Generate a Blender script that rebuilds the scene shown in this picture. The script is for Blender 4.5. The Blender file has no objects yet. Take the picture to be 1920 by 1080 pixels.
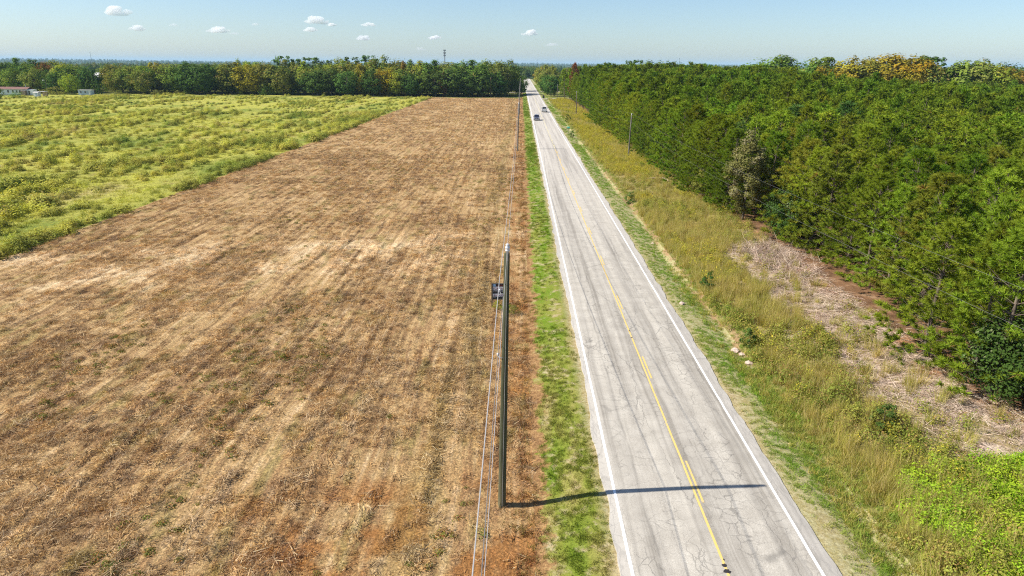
import bpy, bmesh, math, random
import numpy as np
from mathutils import Vector, Matrix

random.seed(11)
rng = np.random.default_rng(11)
scene = bpy.context.scene
COL = scene.collection
PI = math.pi

# ----------------------------------------------------------------------------- camera, sky, sun, exposure
CAM_H = 17.08
YAW, PITCH, ROLL = 0.009658, math.radians(18.13), math.radians(0.45)
_fwd0 = np.array([-math.sin(YAW), math.cos(YAW), 0.0]); _r0 = np.array([math.cos(YAW), math.sin(YAW), 0.0]); _u0 = np.array([0, 0, 1.0])
FWD = _fwd0 * math.cos(PITCH) - _u0 * math.sin(PITCH)
_up = _u0 * math.cos(PITCH) + _fwd0 * math.sin(PITCH)
RIGHT = _r0 * math.cos(ROLL) + _up * math.sin(ROLL)
UP = _up * math.cos(ROLL) - _r0 * math.sin(ROLL)

def gp(x, y, z=0.0):
    d = FWD + RIGHT * (x - 960) / 1280.0 - UP * (y - 540) / 1280.0
    t = (z - CAM_H) / d[2]
    return d[0] * t, d[1] * t

def at_depth(x, y, Y):
    d = FWD + RIGHT * (x - 960) / 1280.0 - UP * (y - 540) / 1280.0
    t = Y / d[1]
    return d[0] * t, d[2] * t + CAM_H

def proj(P):
    d = np.asarray(P, float) - np.array([0, 0, CAM_H])
    f = d @ FWD
    return 960 + 1280 * (d @ RIGHT) / f, 540 - 1280 * (d @ UP) / f, f

camd = bpy.data.cameras.new('camera'); cam = bpy.data.objects.new('camera', camd); COL.objects.link(cam)
camd.lens = 24.0; camd.sensor_width = 36.0; camd.sensor_fit = 'HORIZONTAL'
camd.clip_start = 0.3; camd.clip_end = 90000.0
m = Matrix.Identity(4)
for i in range(3):
    m[i][0] = RIGHT[i]; m[i][1] = UP[i]; m[i][2] = -FWD[i]
m[2][3] = CAM_H
cam.matrix_world = m
scene.camera = cam

SUN_TO = Vector((-10.67, -0.90, 10.4)).normalized()          # towards the sun: the pole's shadow falls to +X
SUN_EL = math.asin(SUN_TO.z)
world = bpy.data.worlds.new('World'); scene.world = world; world.use_nodes = True
wn = world.node_tree
for n in list(wn.nodes): wn.nodes.remove(n)
wo = wn.nodes.new('ShaderNodeOutputWorld'); wb = wn.nodes.new('ShaderNodeBackground'); ws = wn.nodes.new('ShaderNodeTexSky')
ws.sky_type = 'NISHITA'; ws.sun_disc = False
ws.sun_elevation = SUN_EL
ws.sun_rotation = math.atan2(SUN_TO.x, SUN_TO.y)
ws.altitude = 100.0; ws.air_density = 0.95; ws.dust_density = 0.6; ws.ozone_density = 5.0
wb.inputs['Strength'].default_value = 0.090
wn.links.new(ws.outputs[0], wb.inputs['Color']); wn.links.new(wb.outputs[0], wo.inputs['Surface'])

sund = bpy.data.lights.new('sun', 'SUN'); sun = bpy.data.objects.new('sun', sund); COL.objects.link(sun)
sund.energy = 4.9; sund.angle = math.radians(0.5); sund.color = (1.0, 0.95, 0.86)
sun.rotation_euler = SUN_TO.to_track_quat('Z', 'Y').to_euler()
sun.location = (0, 0, 200)

vs = scene.view_settings
scene.display_settings.display_device = 'sRGB'
vs.view_transform = 'Standard'; vs.look = 'None'; vs.exposure = 0.72; vs.gamma = 1.0; vs.use_curve_mapping = False
cy = scene.cycles
cy.max_bounces = 8; cy.diffuse_bounces = 3; cy.glossy_bounces = 2; cy.transmission_bounces = 3; cy.transparent_max_bounces = 6; cy.volume_bounces = 8
cy.use_denoising = False; cy.use_adaptive_sampling = True; cy.adaptive_threshold = 0.01
cy.pixel_filter_type = 'BLACKMAN_HARRIS'; cy.filter_width = 1.15
cy.caustics_reflective = False; cy.caustics_refractive = False
cy.sample_clamp_indirect = 4.0

# ----------------------------------------------------------------------------- helpers
def tag(o, label=None, cat=None, group=None, kind=None):
    if label: o['label'] = label
    if cat: o['category'] = cat
    if group: o['group'] = group
    if kind: o['kind'] = kind
    return o

def empty(name, loc=(0, 0, 0), rz=0.0):
    o = bpy.data.objects.new(name, None); COL.objects.link(o)
    o.location = loc; o.rotation_euler = (0, 0, rz); o.empty_display_size = 0.3
    return o

def link(o, parent=None):
    COL.objects.link(o)
    if parent is not None: o.parent = parent
    return o

def copy_tree(o, parent=None):
    c = o.copy(); COL.objects.link(c); c.parent = parent
    for ch in list(o.children): copy_tree(ch, c)
    return c

class MB:
    """collects polygons for one mesh"""
    def __init__(s): s.v = []; s.f = []; s.smooth = False
    def add(s, vs_, fs):
        b = len(s.v); s.v.extend([tuple(p) for p in vs_]); s.f.extend([tuple(i + b for i in f) for f in fs]); return s
    def box(s, c, d, rz=0.0, taper=1.0):
        x, y, z = d[0] / 2, d[1] / 2, d[2] / 2; ca, sa = math.cos(rz), math.sin(rz); pts = []
        for k, (sx, sy, sz) in enumerate([(-1, -1, -1), (1, -1, -1), (1, 1, -1), (-1, 1, -1), (-1, -1, 1), (1, -1, 1), (1, 1, 1), (-1, 1, 1)]):
            t = taper if sz > 0 else 1.0
            px, py = sx * x * t, sy * y * t
            pts.append((c[0] + px * ca - py * sa, c[1] + px * sa + py * ca, c[2] + sz * z))
        return s.add(pts, [(0, 3, 2, 1), (4, 5, 6, 7), (0, 1, 5, 4), (1, 2, 6, 5), (2, 3, 7, 6), (3, 0, 4, 7)])
    def tube(s, pts, rad, n=6, cap=True):
        pts = [Vector(p) for p in pts]
        if not hasattr(rad, '__len__'): rad = [rad] * len(pts)
        rings = []
        for i, p in enumerate(pts):
            d = (pts[min(i + 1, len(pts) - 1)] - pts[max(i - 1, 0)]).normalized()
            a = d.orthogonal().normalized() if abs(d.z) < 0.95 else Vector((1, 0, 0)); a = (a - d * a.dot(d)).normalized(); b = d.cross(a)
            rings.append([p + (a * math.cos(2 * PI * k / n) + b * math.sin(2 * PI * k / n)) * rad[i] for k in range(n)])
        vs_ = [q for r in rings for q in r]; fs = []
        for i in range(len(pts) - 1):
            for k in range(n):
                fs.append((i * n + k, i * n + (k + 1) % n, (i + 1) * n + (k + 1) % n, (i + 1) * n + k))
        if cap:
            fs.append(tuple(reversed(range(n)))); fs.append(tuple((len(pts) - 1) * n + k for k in range(n)))
        return s.add(vs_, fs)
    def lathe(s, prof, n=10, c=(0, 0, 0)):
        vs_ = [(c[0] + r * math.cos(2 * PI * k / n), c[1] + r * math.sin(2 * PI * k / n), c[2] + z) for r, z in prof for k in range(n)]
        fs = [(i * n + k, i * n + (k + 1) % n, (i + 1) * n + (k + 1) % n, (i + 1) * n + k) for i in range(len(prof) - 1) for k in range(n)]
        fs.append(tuple(reversed(range(n)))); fs.append(tuple((len(prof) - 1) * n + k for k in range(n)))
        return s.add(vs_, fs)
    def mesh(s, name, mat=None, smooth=None):
        me = bpy.data.meshes.new(name); me.from_pydata(s.v, [], s.f); me.update()
        if mat: me.materials.append(mat)
        if smooth if smooth is not None else s.smooth:
            for p in me.polygons: p.use_smooth = True
        return me
    def build(s, name, mat=None, parent=None, smooth=None):
        return link(bpy.data.objects.new(name, s.mesh(name, mat, smooth)), parent)

def soup(name, V, nv, mat, tint=None):
    """mesh of separate polygons with nv corners each; V: (P*nv,3); tint: one value per polygon"""
    V = np.ascontiguousarray(V, dtype=np.float32); P = len(V) // nv
    me = bpy.data.meshes.new(name)
    me.vertices.add(len(V)); me.loops.add(len(V)); me.polygons.add(P)
    me.vertices.foreach_set('co', V.ravel())
    me.loops.foreach_set('vertex_index', np.arange(len(V), dtype=np.int32))
    me.polygons.foreach_set('loop_start', np.arange(0, len(V), nv, dtype=np.int32))
    if tint is not None:
        a = me.attributes.new('tint', 'FLOAT', 'FACE'); a.data.foreach_set('value', np.ascontiguousarray(tint, dtype=np.float32))
    me.update(calc_edges=True)
    if mat: me.materials.append(mat)
    return me

def unit(n, r=None):
    r = r or rng
    v = r.normal(size=(n, 3)); return v / np.linalg.norm(v, axis=1, keepdims=True)

def norm(v): return v / (np.linalg.norm(v, axis=-1, keepdims=True) + 1e-9)

def blades(base, d, L, w, r=None):
    """one thin triangle per blade"""
    r = r or rng
    side = norm(np.cross(d, unit(len(d), r)))
    L = np.broadcast_to(np.asarray(L, float), (len(d),))[:, None]; w = np.broadcast_to(np.asarray(w, float), (len(d),))[:, None]
    V = np.empty((len(d), 3, 3))
    V[:, 0] = base - side * w / 2; V[:, 1] = base + side * w / 2; V[:, 2] = base + d * L
    return V.reshape(-1, 3)

def leaves(c, s, r=None, up=0.25, asp=0.6, out=None, hug=1.0):
    """one diamond quad per leaf, facing a random way with a slight upward bias"""
    r = r or rng
    n = unit(len(c), r); n[:, 2] = np.abs(n[:, 2]) + up; n = norm(n)
    if out is not None: n = norm(n * 0.55 + norm(out) * hug)
    a = norm(np.cross(n, unit(len(c), r))); b = np.cross(n, a)
    s = np.broadcast_to(np.asarray(s, float), (len(c),))[:, None]
    V = np.empty((len(c), 4, 3))
    V[:, 0] = c - a * s; V[:, 1] = c - b * s * asp; V[:, 2] = c + a * s; V[:, 3] = c + b * s * asp
    return V.reshape(-1, 3)

# ----------------------------------------------------------------------------- node helpers
class G:
    def __init__(s, name):
        s.mat = bpy.data.materials.new(name); s.mat.use_nodes = True; s.nt = s.mat.node_tree
        for n in list(s.nt.nodes): s.nt.nodes.remove(n)
        s.out = s.nt.nodes.new('ShaderNodeOutputMaterial')
    def put(s, sock, v):
        if isinstance(v, bpy.types.NodeSocket): s.nt.links.new(v, sock)
        elif isinstance(v, (tuple, list)):
            sock.default_value = (*v, 1.0) if (len(v) == 3 and sock.type == 'RGBA') else v
        else: sock.default_value = v
    def node(s, t, ins=None, **props):
        n = s.nt.nodes.new(t)
        for k, v in props.items(): setattr(n, k, v)
        for k, v in (ins or {}).items(): s.put(n.inputs[k], v)
        return n
    def pos(s): return s.node('ShaderNodeNewGeometry').outputs['Position']
    def obj(s): return s.node('ShaderNodeTexCoord').outputs['Object']
    def rand(s): return s.node('ShaderNodeObjectInfo').outputs['Random']
    def tint(s): return s.node('ShaderNodeAttribute', attribute_name='tint').outputs['Fac']
    def vmul(s, v, k): return s.node('ShaderNodeVectorMath', {0: v, 1: k}, operation='MULTIPLY').outputs[0]
    def vadd(s, v, k): return s.node('ShaderNodeVectorMath', {0: v, 1: k}, operation='ADD').outputs[0]
    def sep(s, v): return s.node('ShaderNodeSeparateXYZ', {0: v}).outputs
    def math(s, op, a, b=0.0, clamp=False):
        n = s.node('ShaderNodeMath', operation=op, use_clamp=clamp); s.put(n.inputs[0], a); s.put(n.inputs[1], b); return n.outputs[0]
    def rng_(s, v, a, b, c=0.0, d=1.0, smooth=False):
        return s.node('ShaderNodeMapRange', {'Value': v, 'From Min': a, 'From Max': b, 'To Min': c, 'To Max': d}, clamp=True, interpolation_type='SMOOTHSTEP' if smooth else 'LINEAR').outputs[0]
    def noise(s, v, scale, detail=3.0, rough=0.55, dist=0.0, color=False):
        n = s.node('ShaderNodeTexNoise', {'Vector': v, 'Scale': scale, 'Detail': detail, 'Roughness': rough, 'Distortion': dist})
        return n.outputs[1 if color else 0]
    def mix(s, f, a, b, blend='MIX'):
        n = s.node('ShaderNodeMix', data_type='RGBA', blend_type=blend)
        s.put(n.inputs[0], f); s.put(n.inputs[6], a); s.put(n.inputs[7], b); return n.outputs[2]
    def ramp(s, f, stops):
        n = s.node('ShaderNodeValToRGB', {'Fac': f}); e = n.color_ramp.elements
        while len(e) < len(stops): e.new(0.5)
        for k, (p, c) in enumerate(stops): e[k].position = p; e[k].color = (*c, 1) if len(c) == 3 else c
        return n.outputs[0]
    def hsv(s, c, h=0.5, sa=1.0, v=1.0): return s.node('ShaderNodeHueSaturation', {'Hue': h, 'Saturation': sa, 'Value': v, 'Color': c}).outputs[0]
    def bump(s, h, strength=0.3, dist=0.02): return s.node('ShaderNodeBump', {'Height': h, 'Strength': strength, 'Distance': dist}).outputs[0]
    def done(s, col, rough=0.9, spec=0.2, metal=0.0, normal=None, extra=None):
        ins = {'Base Color': col, 'Roughness': rough, 'Specular IOR Level': spec, 'Metallic': metal}
        if normal is not None: ins['Normal'] = normal
        ins.update(extra or {})
        b = s.node('ShaderNodeBsdfPrincipled', ins); s.nt.links.new(b.outputs[0], s.out.inputs[0]); return s.mat
    def leaf(s, col, trans=0.3, boost=(1.25, 1.2, 0.6)):
        d = s.node('ShaderNodeBsdfDiffuse', {'Color': col})
        t = s.node('ShaderNodeBsdfTranslucent', {'Color': s.mix(1.0, col, boost, 'MULTIPLY')})
        mx = s.node('ShaderNodeMixShader', {0: trans, 1: d.outputs[0], 2: t.outputs[0]})
        s.nt.links.new(mx.outputs[0], s.out.inputs[0]); return s.mat

def plain(name, col, rough=0.6, spec=0.3, metal=0.0, var=0.15, scale=4.0):
    g = G(name); n = g.noise(g.obj(), scale, 4)
    lo = tuple(c * (1 - var) for c in col); hi = tuple(min(1, c * (1 + var)) for c in col)
    return g.done(g.ramp(n, [(0.3, lo), (0.7, hi)]), rough, spec, metal)

def foliage(name, a, b, odd=None, odd_at=0.9, scale=0.05, trans=0.3, vary=0.35, hue=0.02):
    """leaf colour: two tones by place, per-plant shift, a share of odd (dry, turning) clumps"""
    g = G(name); p = g.pos(); f = g.rng_(g.noise(p, scale, 2), 0.35, 0.65)
    c = g.mix(f, a, b)
    r = g.rand(); t = g.tint()
    v = g.math('ADD', g.rng_(r, 0, 1, 1 - vary / 2, 1 + vary / 2), g.rng_(t, 0, 1, -0.22, 0.22))
    c = g.hsv(c, g.rng_(g.math('FRACT', g.math('MULTIPLY', r, 7.31)), 0, 1, 0.5 - hue, 0.5 + hue), 1.0, v)
    if odd: c = g.mix(g.rng_(t, odd_at, odd_at + 0.02), c, odd)
    return g.leaf(c, trans)

# ----------------------------------------------------------------------------- ground heights
_hx = np.array([-1e6, -60, -48, -2, 0.6, 1.2, 3.0, 3.75, 11.5, 12.4, 13.6, 14.25, 14.8, 15.6, 20, 26, 1e6])
_hz = np.array([-.45, -.42, -.42, -.47, -.46, -.38, -.09, -.06, -.06, -.13, -.36, -.50, -.20, -.07, 0, 0.0, 0])

def hgt(X, Y):
    X = np.asarray(X, float); Y = np.asarray(Y, float)
    # the ditch wanders a little
    w = 0.25 * np.sin(Y * 0.13) + 0.18 * np.sin(Y * 0.31 + 1.3)
    Xw = np.where((X > 12.0) & (X < 19), X + w * np.clip((X - 12) / 2, 0, 1) * np.clip((19 - X) / 4, 0, 1), X)
    z = np.interp(Xw, _hx, _hz)
    k = np.clip((-1.0 - X) / 6, 0, 1) + np.clip((X - 15) / 6, 0, 1)
    z = z + k * (0.06 * np.sin(X * 0.17 + 0.05 * Y) * np.sin(Y * 0.11 + 1) + 0.05 * np.sin(X * 0.41 + 2) * np.sin(Y * 0.37))
    return z

def grid(name, xs, ys, zf, mat, parent=None):
    xs = np.asarray(xs, float); ys = np.asarray(ys, float)
    XX, YY = np.meshgrid(xs, ys); ZZ = zf(XX, YY)
    nx, ny = len(xs), len(ys)
    V = np.stack([XX, YY, ZZ], -1).reshape(-1, 3)
    i = (np.arange(ny - 1)[:, None] * nx + np.arange(nx - 1)[None, :]).ravel()
    F = np.stack([i, i + 1, i + nx + 1, i + nx], -1)
    me = bpy.data.meshes.new(name)
    me.vertices.add(len(V)); me.loops.add(F.size); me.polygons.add(len(F))
    me.vertices.foreach_set('co', V.astype(np.float32).ravel()); me.loops.foreach_set('vertex_index', F.astype(np.int32).ravel())
    me.polygons.foreach_set('loop_start', np.arange(0, F.size, 4, dtype=np.int32)); me.update(calc_edges=True)
    me.polygons.foreach_set('use_smooth', np.ones(len(F), dtype=bool))
    me.materials.append(mat)
    return link(bpy.data.objects.new(name, me), parent)

def steps(a, b, d0, d1):
    """coordinates from a to b with the step growing from d0 to d1"""
    out = [a]; 
    while out[-1] < b:
        t = (out[-1] - a) / (b - a); out.append(out[-1] + d0 + (d1 - d0) * t)
    out[-1] = b
    return np.array(out)

# ----------------------------------------------------------------------------- ground materials
def field_tint(g, p):
    """colours of the mown field: straw, red-brown thatch, soil, a little green, in streaks along the mowing"""
    wob = g.vadd(p, g.vmul(g.noise(p, 0.12, 2, color=True), (1.2, 3, 0)))
    streak = g.noise(g.vmul(wob, (2.3, 0.07, 1)), 1.0, 5, 0.68)
    patch = g.noise(g.vmul(p, (1.0, 0.75, 1)), 0.055, 4, 0.6)
    mid = g.noise(p, 0.42, 4, 0.6)
    x, y, z = g.sep(p)
    # the pale straw band across the middle of the field
    band = g.math('MULTIPLY', g.rng_(g.math('ABSOLUTE', g.math('SUBTRACT', g.math('ADD', y, g.math('MULTIPLY', x, -0.25)), 67.0)), 3.0, 13.0, 1.0, 0.0, True), g.rng_(g.noise(p, 0.17, 3), 0.42, 0.62))
    f = g.math('ADD', g.math('MULTIPLY', streak, 0.44), g.math('ADD', g.math('MULTIPLY', patch, 0.16), g.math('ADD', g.math('MULTIPLY', mid, 0.18), g.math('MULTIPLY', g.noise(p, 2.6, 4, 0.7), 0.22))))
    f = g.math('ADD', f, g.math('MULTIPLY', band, 0.16))
    c = g.ramp(f, [(0.37, (0.215, 0.125, 0.064)), (0.45, (0.350, 0.213, 0.102)), (0.52, (0.445, 0.295, 0.136)), (0.59, (0.56, 0.385, 0.205)), (0.69, (0.70, 0.54, 0.33))])
    # thin lines left by the mower
    lw = g.math('ADD', x, g.rng_(g.noise(g.vmul(p, (0.2, 0.06, 0)), 1.0, 3), 0.2, 0.8, -0.9, 0.9))
    fr_ = g.math('ABSOLUTE', g.math('SUBTRACT', g.math('FRACT', g.math('MULTIPLY', lw, 0.87)), 0.5))
    ln = g.math('MULTIPLY', g.rng_(fr_, 0.06, 0.20, 1, 0, True), g.rng_(g.noise(g.vmul(p, (1.0, 0.12, 1)), 1.1, 4, 0.7), 0.42, 0.62))
    c = g.mix(g.math('MULTIPLY', ln, 0.62), c, (0.15, 0.085, 0.045))
    l2 = g.math('MULTIPLY', g.rng_(g.math('ABSOLUTE', g.math('SUBTRACT', fr_, 0.33)), 0.0, 0.10, 1, 0, True), g.rng_(g.noise(g.vmul(p, (1.0, 0.10, 1)), 1.6, 4, 0.7), 0.46, 0.66))
    c = g.mix(g.math('MULTIPLY', l2, 0.55), c, (0.66, 0.50, 0.30))
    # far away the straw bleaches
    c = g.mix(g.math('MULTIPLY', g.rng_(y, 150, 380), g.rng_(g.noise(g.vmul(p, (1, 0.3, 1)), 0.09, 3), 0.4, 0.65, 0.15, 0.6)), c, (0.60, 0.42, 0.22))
    # rusty regrowth close to the camera and beside the pole line
    rust = g.math('MULTIPLY', g.math('MULTIPLY', g.rng_(y, 28, 24), g.rng_(x, -13, -8)), g.rng_(g.noise(p, 0.35, 4), 0.46, 0.56))
    rust = g.math('MAXIMUM', rust, g.math('MULTIPLY', g.rng_(x, -2.2, -0.6), g.rng_(g.noise(p, 0.5, 3), 0.42, 0.6, 0.15, 0.8)))
    c = g.mix(g.math('MULTIPLY', rust, 0.75), c, (0.30, 0.125, 0.035))
    # green weeds coming back
    gr = g.rng_(g.noise(g.vmul(p, (1, 0.30, 1)), 0.75, 5, 0.7), 0.54, 0.64)
    edge = g.math('MULTIPLY', g.rng_(g.math('ABSOLUTE', g.math('ADD', x, 3.4)), 0.3, 2.4, 1, 0), g.rng_(g.noise(g.vmul(p, (1, 0.12, 1)), 0.6, 3), 0.42, 0.6))
    gr = g.math('MAXIMUM', gr, g.math('MULTIPLY', edge, 0.75))
    c = g.mix(g.math('MULTIPLY', gr, 0.45), c, (0.22, 0.20, 0.06))
    return c

def mat_mown():
    g = G('mown_field'); p = g.pos(); c = field_tint(g, p)
    fine = g.noise(p, 9.0, 6, 0.75)
    c = g.mix(1.0, c, g.ramp(fine, [(0.32, (0.30, 0.28, 0.26)), (0.5, (0.85, 0.85, 0.85)), (0.66, (1.5, 1.45, 1.35))]), 'MULTIPLY')
    return g.done(c, 0.95, 0.05, normal=g.bump(g.noise(p, 6.0, 6, 0.7), 0.9, 0.12))

def mat_straw():
    g = G('dry_straw'); c = field_tint(g, g.pos()); r = g.rand(); t = g.tint()
    c = g.hsv(c, 0.5, g.rng_(r, 0, 1, 0.8, 1.1), g.math('ADD', g.rng_(r, 0, 1, 0.85, 1.35), g.rng_(t, 0, 1, -0.45, 0.45)))
    c = g.mix(g.rng_(t, 0.93, 0.95), c, (0.62, 0.50, 0.30))
    return g.leaf(c, 0.2, (1.1, 1.0, 0.8))

def weed_tint(g, p):
    wob = g.vadd(p, g.vmul(g.noise(p, 0.05, 2, color=True), (6, 12, 0)))
    a = g.noise(g.vmul(wob, (1.0, 0.45, 1)), 0.075, 4, 0.6)
    c = g.ramp(a, [(0.32, (0.180, 0.232, 0.048)), (0.42, (0.292, 0.308, 0.062)), (0.50, (0.378, 0.362, 0.080)), (0.58, (0.425, 0.410, 0.075)), (0.68, (0.41, 0.350, 0.13))])
    br = g.rng_(g.noise(g.vmul(wob, (1, 0.6, 1)), 0.16, 4, 0.65), 0.58, 0.68)
    return g.mix(g.math('MULTIPLY', br, 0.7), c, (0.24, 0.165, 0.075))

def mat_weed_ground():
    g = G('weedy_field'); p = g.pos(); c = weed_tint(g, p)
    c = g.mix(1.0, c, g.ramp(g.noise(p, 2.2, 6, 0.7), [(0.3, (0.5, 0.5, 0.5)), (0.7, (1.3, 1.3, 1.2))]), 'MULTIPLY')
    return g.done(c, 0.95, 0.05, normal=g.bump(g.noise(p, 1.6, 6, 0.7), 1.0, 0.4))

def mat_weed_leaf():
    g = G('weed_leaf'); c = weed_tint(g, g.pos()); r = g.rand(); t = g.tint()
    c = g.hsv(c, g.rng_(r, 0, 1, 0.485, 0.525), 1.0, g.math('ADD', g.rng_(g.math('FRACT', g.math('MULTIPLY', r, 5.7)), 0, 1, 0.75, 1.25), g.rng_(t, 0, 1, -0.2, 0.25)))
    return g.leaf(c, 0.3)

def verge_tint(g, p):
    n = g.noise(g.vmul(p, (0.8, 0.22, 1)), 0.9, 4, 0.6)
    x, y, z = g.sep(p)
    # the left verge is lusher down its middle, the right verge at its outer side
    lush = g.rng_(g.math('ABSOLUTE', g.math('SUBTRACT', x, 2.2)), 0.3, 1.4, 0.10, -0.04)
    lush = g.math('MAXIMUM', lush, g.math('MULTIPLY', g.rng_(x, 11.6, 12.1, 0.3, 1.0), 0.11))
    far = g.math('ADD', g.rng_(y, 28, 75, -0.05, 0.07), g.rng_(x, 12.0, 12.8, 0, 0.05))
    n = g.math('ADD', g.math('ADD', n, lush), far)
    a = g.ramp(n, [(0.32, (0.36, 0.28, 0.13)), (0.42, (0.27, 0.25, 0.07)), (0.52, (0.205, 0.220, 0.040)), (0.68, (0.130, 0.195, 0.018))])
    b = g.ramp(n, [(0.30, (0.40, 0.32, 0.15)), (0.40, (0.33, 0.32, 0.095)), (0.54, (0.27, 0.32, 0.065)), (0.75, (0.19, 0.30, 0.035))])
    return g.mix(g.rng_(x, 7.5, 8.5), a, b)

def mat_verge():
    g = G('verge_soil'); p = g.pos(); c = verge_tint(g, p)
    x, y, z = g.sep(p)
    soil = g.math('MULTIPLY', g.rng_(g.noise(p, 1.3, 5, 0.65), 0.52, 0.64), g.rng_(x, 12.6, 12.0, 0.12, 0.8))
    edge = g.math('MULTIPLY', g.math('MAXIMUM', g.rng_(x, 3.2, 3.7), g.math('MULTIPLY', g.rng_(x, 12.0, 11.65), g.rng_(x, 11.0, 11.1))), 0.8)
    c = g.mix(g.math('MULTIPLY', g.math('MAXIMUM', soil, edge), 0.8), c, g.ramp(g.noise(p, 5, 4), [(0.35, (0.34, 0.23, 0.13)), (0.65, (0.52, 0.42, 0.30))]))
    lft = g.math('ADD', x, g.rng_(g.noise(p, 0.9, 4, 0.7), 0.3, 0.7, -0.55, 0.55))
    c = g.mix(g.rng_(lft, 1.45, 1.15), c, g.ramp(g.noise(p, 3.0, 5, 0.7), [(0.35, (0.19, 0.10, 0.045)), (0.6, (0.34, 0.20, 0.09)), (0.75, (0.45, 0.32, 0.15))]))
    red = g.math('MULTIPLY', g.math('MULTIPLY', g.rng_(x, 14.0, 14.3), g.rng_(x, 15.2, 14.9)), g.math('MULTIPLY', g.rng_(y, 36, 42), g.rng_(y, 190, 120)))
    c = g.mix(g.math('MULTIPLY', red, g.rng_(g.noise(p, 0.8, 4), 0.42, 0.6, 0, 0.8)), c, (0.30, 0.17, 0.09))
    c = g.mix(1.0, c, g.ramp(g.noise(p, 12, 5, 0.7), [(0.3, (0.6, 0.6, 0.6)), (0.7, (1.25, 1.25, 1.2))]), 'MULTIPLY')
    return g.done(c, 0.95, 0.05, normal=g.bump(g.noise(p, 9, 5, 0.7), 0.6, 0.06))

def mat_verge_grass():
    g = G('verge_grass'); c = verge_tint(g, g.pos()); r = g.rand(); t = g.tint()
    c = g.hsv(c, g.rng_(r, 0, 1, 0.49, 0.515), 1.0, g.math('ADD', g.rng_(g.math('FRACT', g.math('MULTIPLY', r, 5.7)), 0, 1, 0.8, 1.25), g.rng_(t, 0, 1, -0.15, 0.2)))
    return g.leaf(c, 0.3)

def mat_scrub_ground():
    g = G('scrub_soil'); p = g.pos(); x, y, z = g.sep(p)
    n = g.noise(p, 0.25, 5, 0.65)
    c = g.ramp(n, [(0.32, (0.17, 0.145, 0.05)), (0.48, (0.27, 0.225, 0.085)), (0.60, (0.36, 0.285, 0.13)), (0.72, (0.40, 0.30, 0.17))])
    # bleached cut brush and bare red earth along the wood's edge
    wx = g.math('ADD', x, g.rng_(g.noise(p, 0.12, 3), 0.3, 0.7, -2.5, 2.5))
    strip = g.math('MULTIPLY', g.math('MULTIPLY', g.rng_(wx, 18.4, 19.8), g.rng_(y, 70, 58)), g.rng_(g.noise(p, 0.45, 4), 0.36, 0.50))
    c = g.mix(strip, c, g.ramp(g.noise(p, 1.7, 5, 0.7), [(0.32, (0.30, 0.21, 0.14)), (0.52, (0.52, 0.41, 0.31)), (0.68, (0.66, 0.56, 0.45))]))
    red = g.math('MULTIPLY', g.rng_(wx, 23.6, 25.2), g.rng_(g.noise(p, 0.3, 4), 0.40, 0.55))
    c = g.mix(red, c, g.ramp(g.noise(p, 2.5, 5, 0.7), [(0.3, (0.24, 0.12, 0.065)), (0.6, (0.44, 0.235, 0.125)), (0.75, (0.56, 0.41, 0.28))]))
    c = g.mix(g.math('MULTIPLY', g.rng_(x, 16.5, 14.8), 0.8), c, g.ramp(g.noise(p, 1.1, 4), [(0.35, (0.13, 0.145, 0.035)), (0.65, (0.23, 0.215, 0.065))]))
    bank = g.math('MULTIPLY', g.math('MULTIPLY', g.rng_(x, 14.0, 14.4), g.rng_(x, 15.3, 14.8)), g.math('MULTIPLY', g.rng_(y, 36, 42), g.rng_(y, 190, 120)))
    c = g.mix(g.math('MULTIPLY', bank, g.rng_(g.noise(p, 0.7, 4), 0.44, 0.6, 0, 0.8)), c, g.ramp(g.noise(p, 4, 4), [(0.35, (0.25, 0.14, 0.07)), (0.7, (0.42, 0.29, 0.18))]))
    c = g.mix(1.0, c, g.ramp(g.noise(p, 8, 6, 0.75), [(0.3, (0.5, 0.5, 0.5)), (0.7, (1.35, 1.3, 1.25))]), 'MULTIPLY')
    return g.done(c, 0.95, 0.05, normal=g.bump(g.noise(p, 5, 6, 0.7), 0.9, 0.12))

def mat_ground():
    g = G('woodland_ground'); p = g.pos(); x, y, z = g.sep(p)
    floor = g.ramp(g.noise(p, 0.5, 5, 0.65), [(0.35, (0.10, 0.055, 0.03)), (0.55, (0.21, 0.115, 0.06)), (0.7, (0.31, 0.20, 0.12))])
    turf = g.ramp(g.noise(p, 0.06, 5, 0.6), [(0.35, (0.07, 0.09, 0.02)), (0.5, (0.15, 0.16, 0.04)), (0.65, (0.27, 0.24, 0.08))])
    wood = g.ramp(g.noise(p, 0.02, 6, 0.65), [(0.35, (0.025, 0.045, 0.012)), (0.65, (0.06, 0.085, 0.02))])
    inp = g.math('MULTIPLY', g.rng_(x, 22, 24), g.rng_(y, 372, 366))
    c = g.mix(inp, turf, floor)
    c = g.mix(g.rng_(y, 640, 900), c, wood)
    c = g.mix(g.rng_(x, -380, -460), c, wood)
    return g.done(c, 0.95, 0.05, normal=g.bump(g.noise(p, 3, 5, 0.7), 0.8, 0.15))

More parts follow.
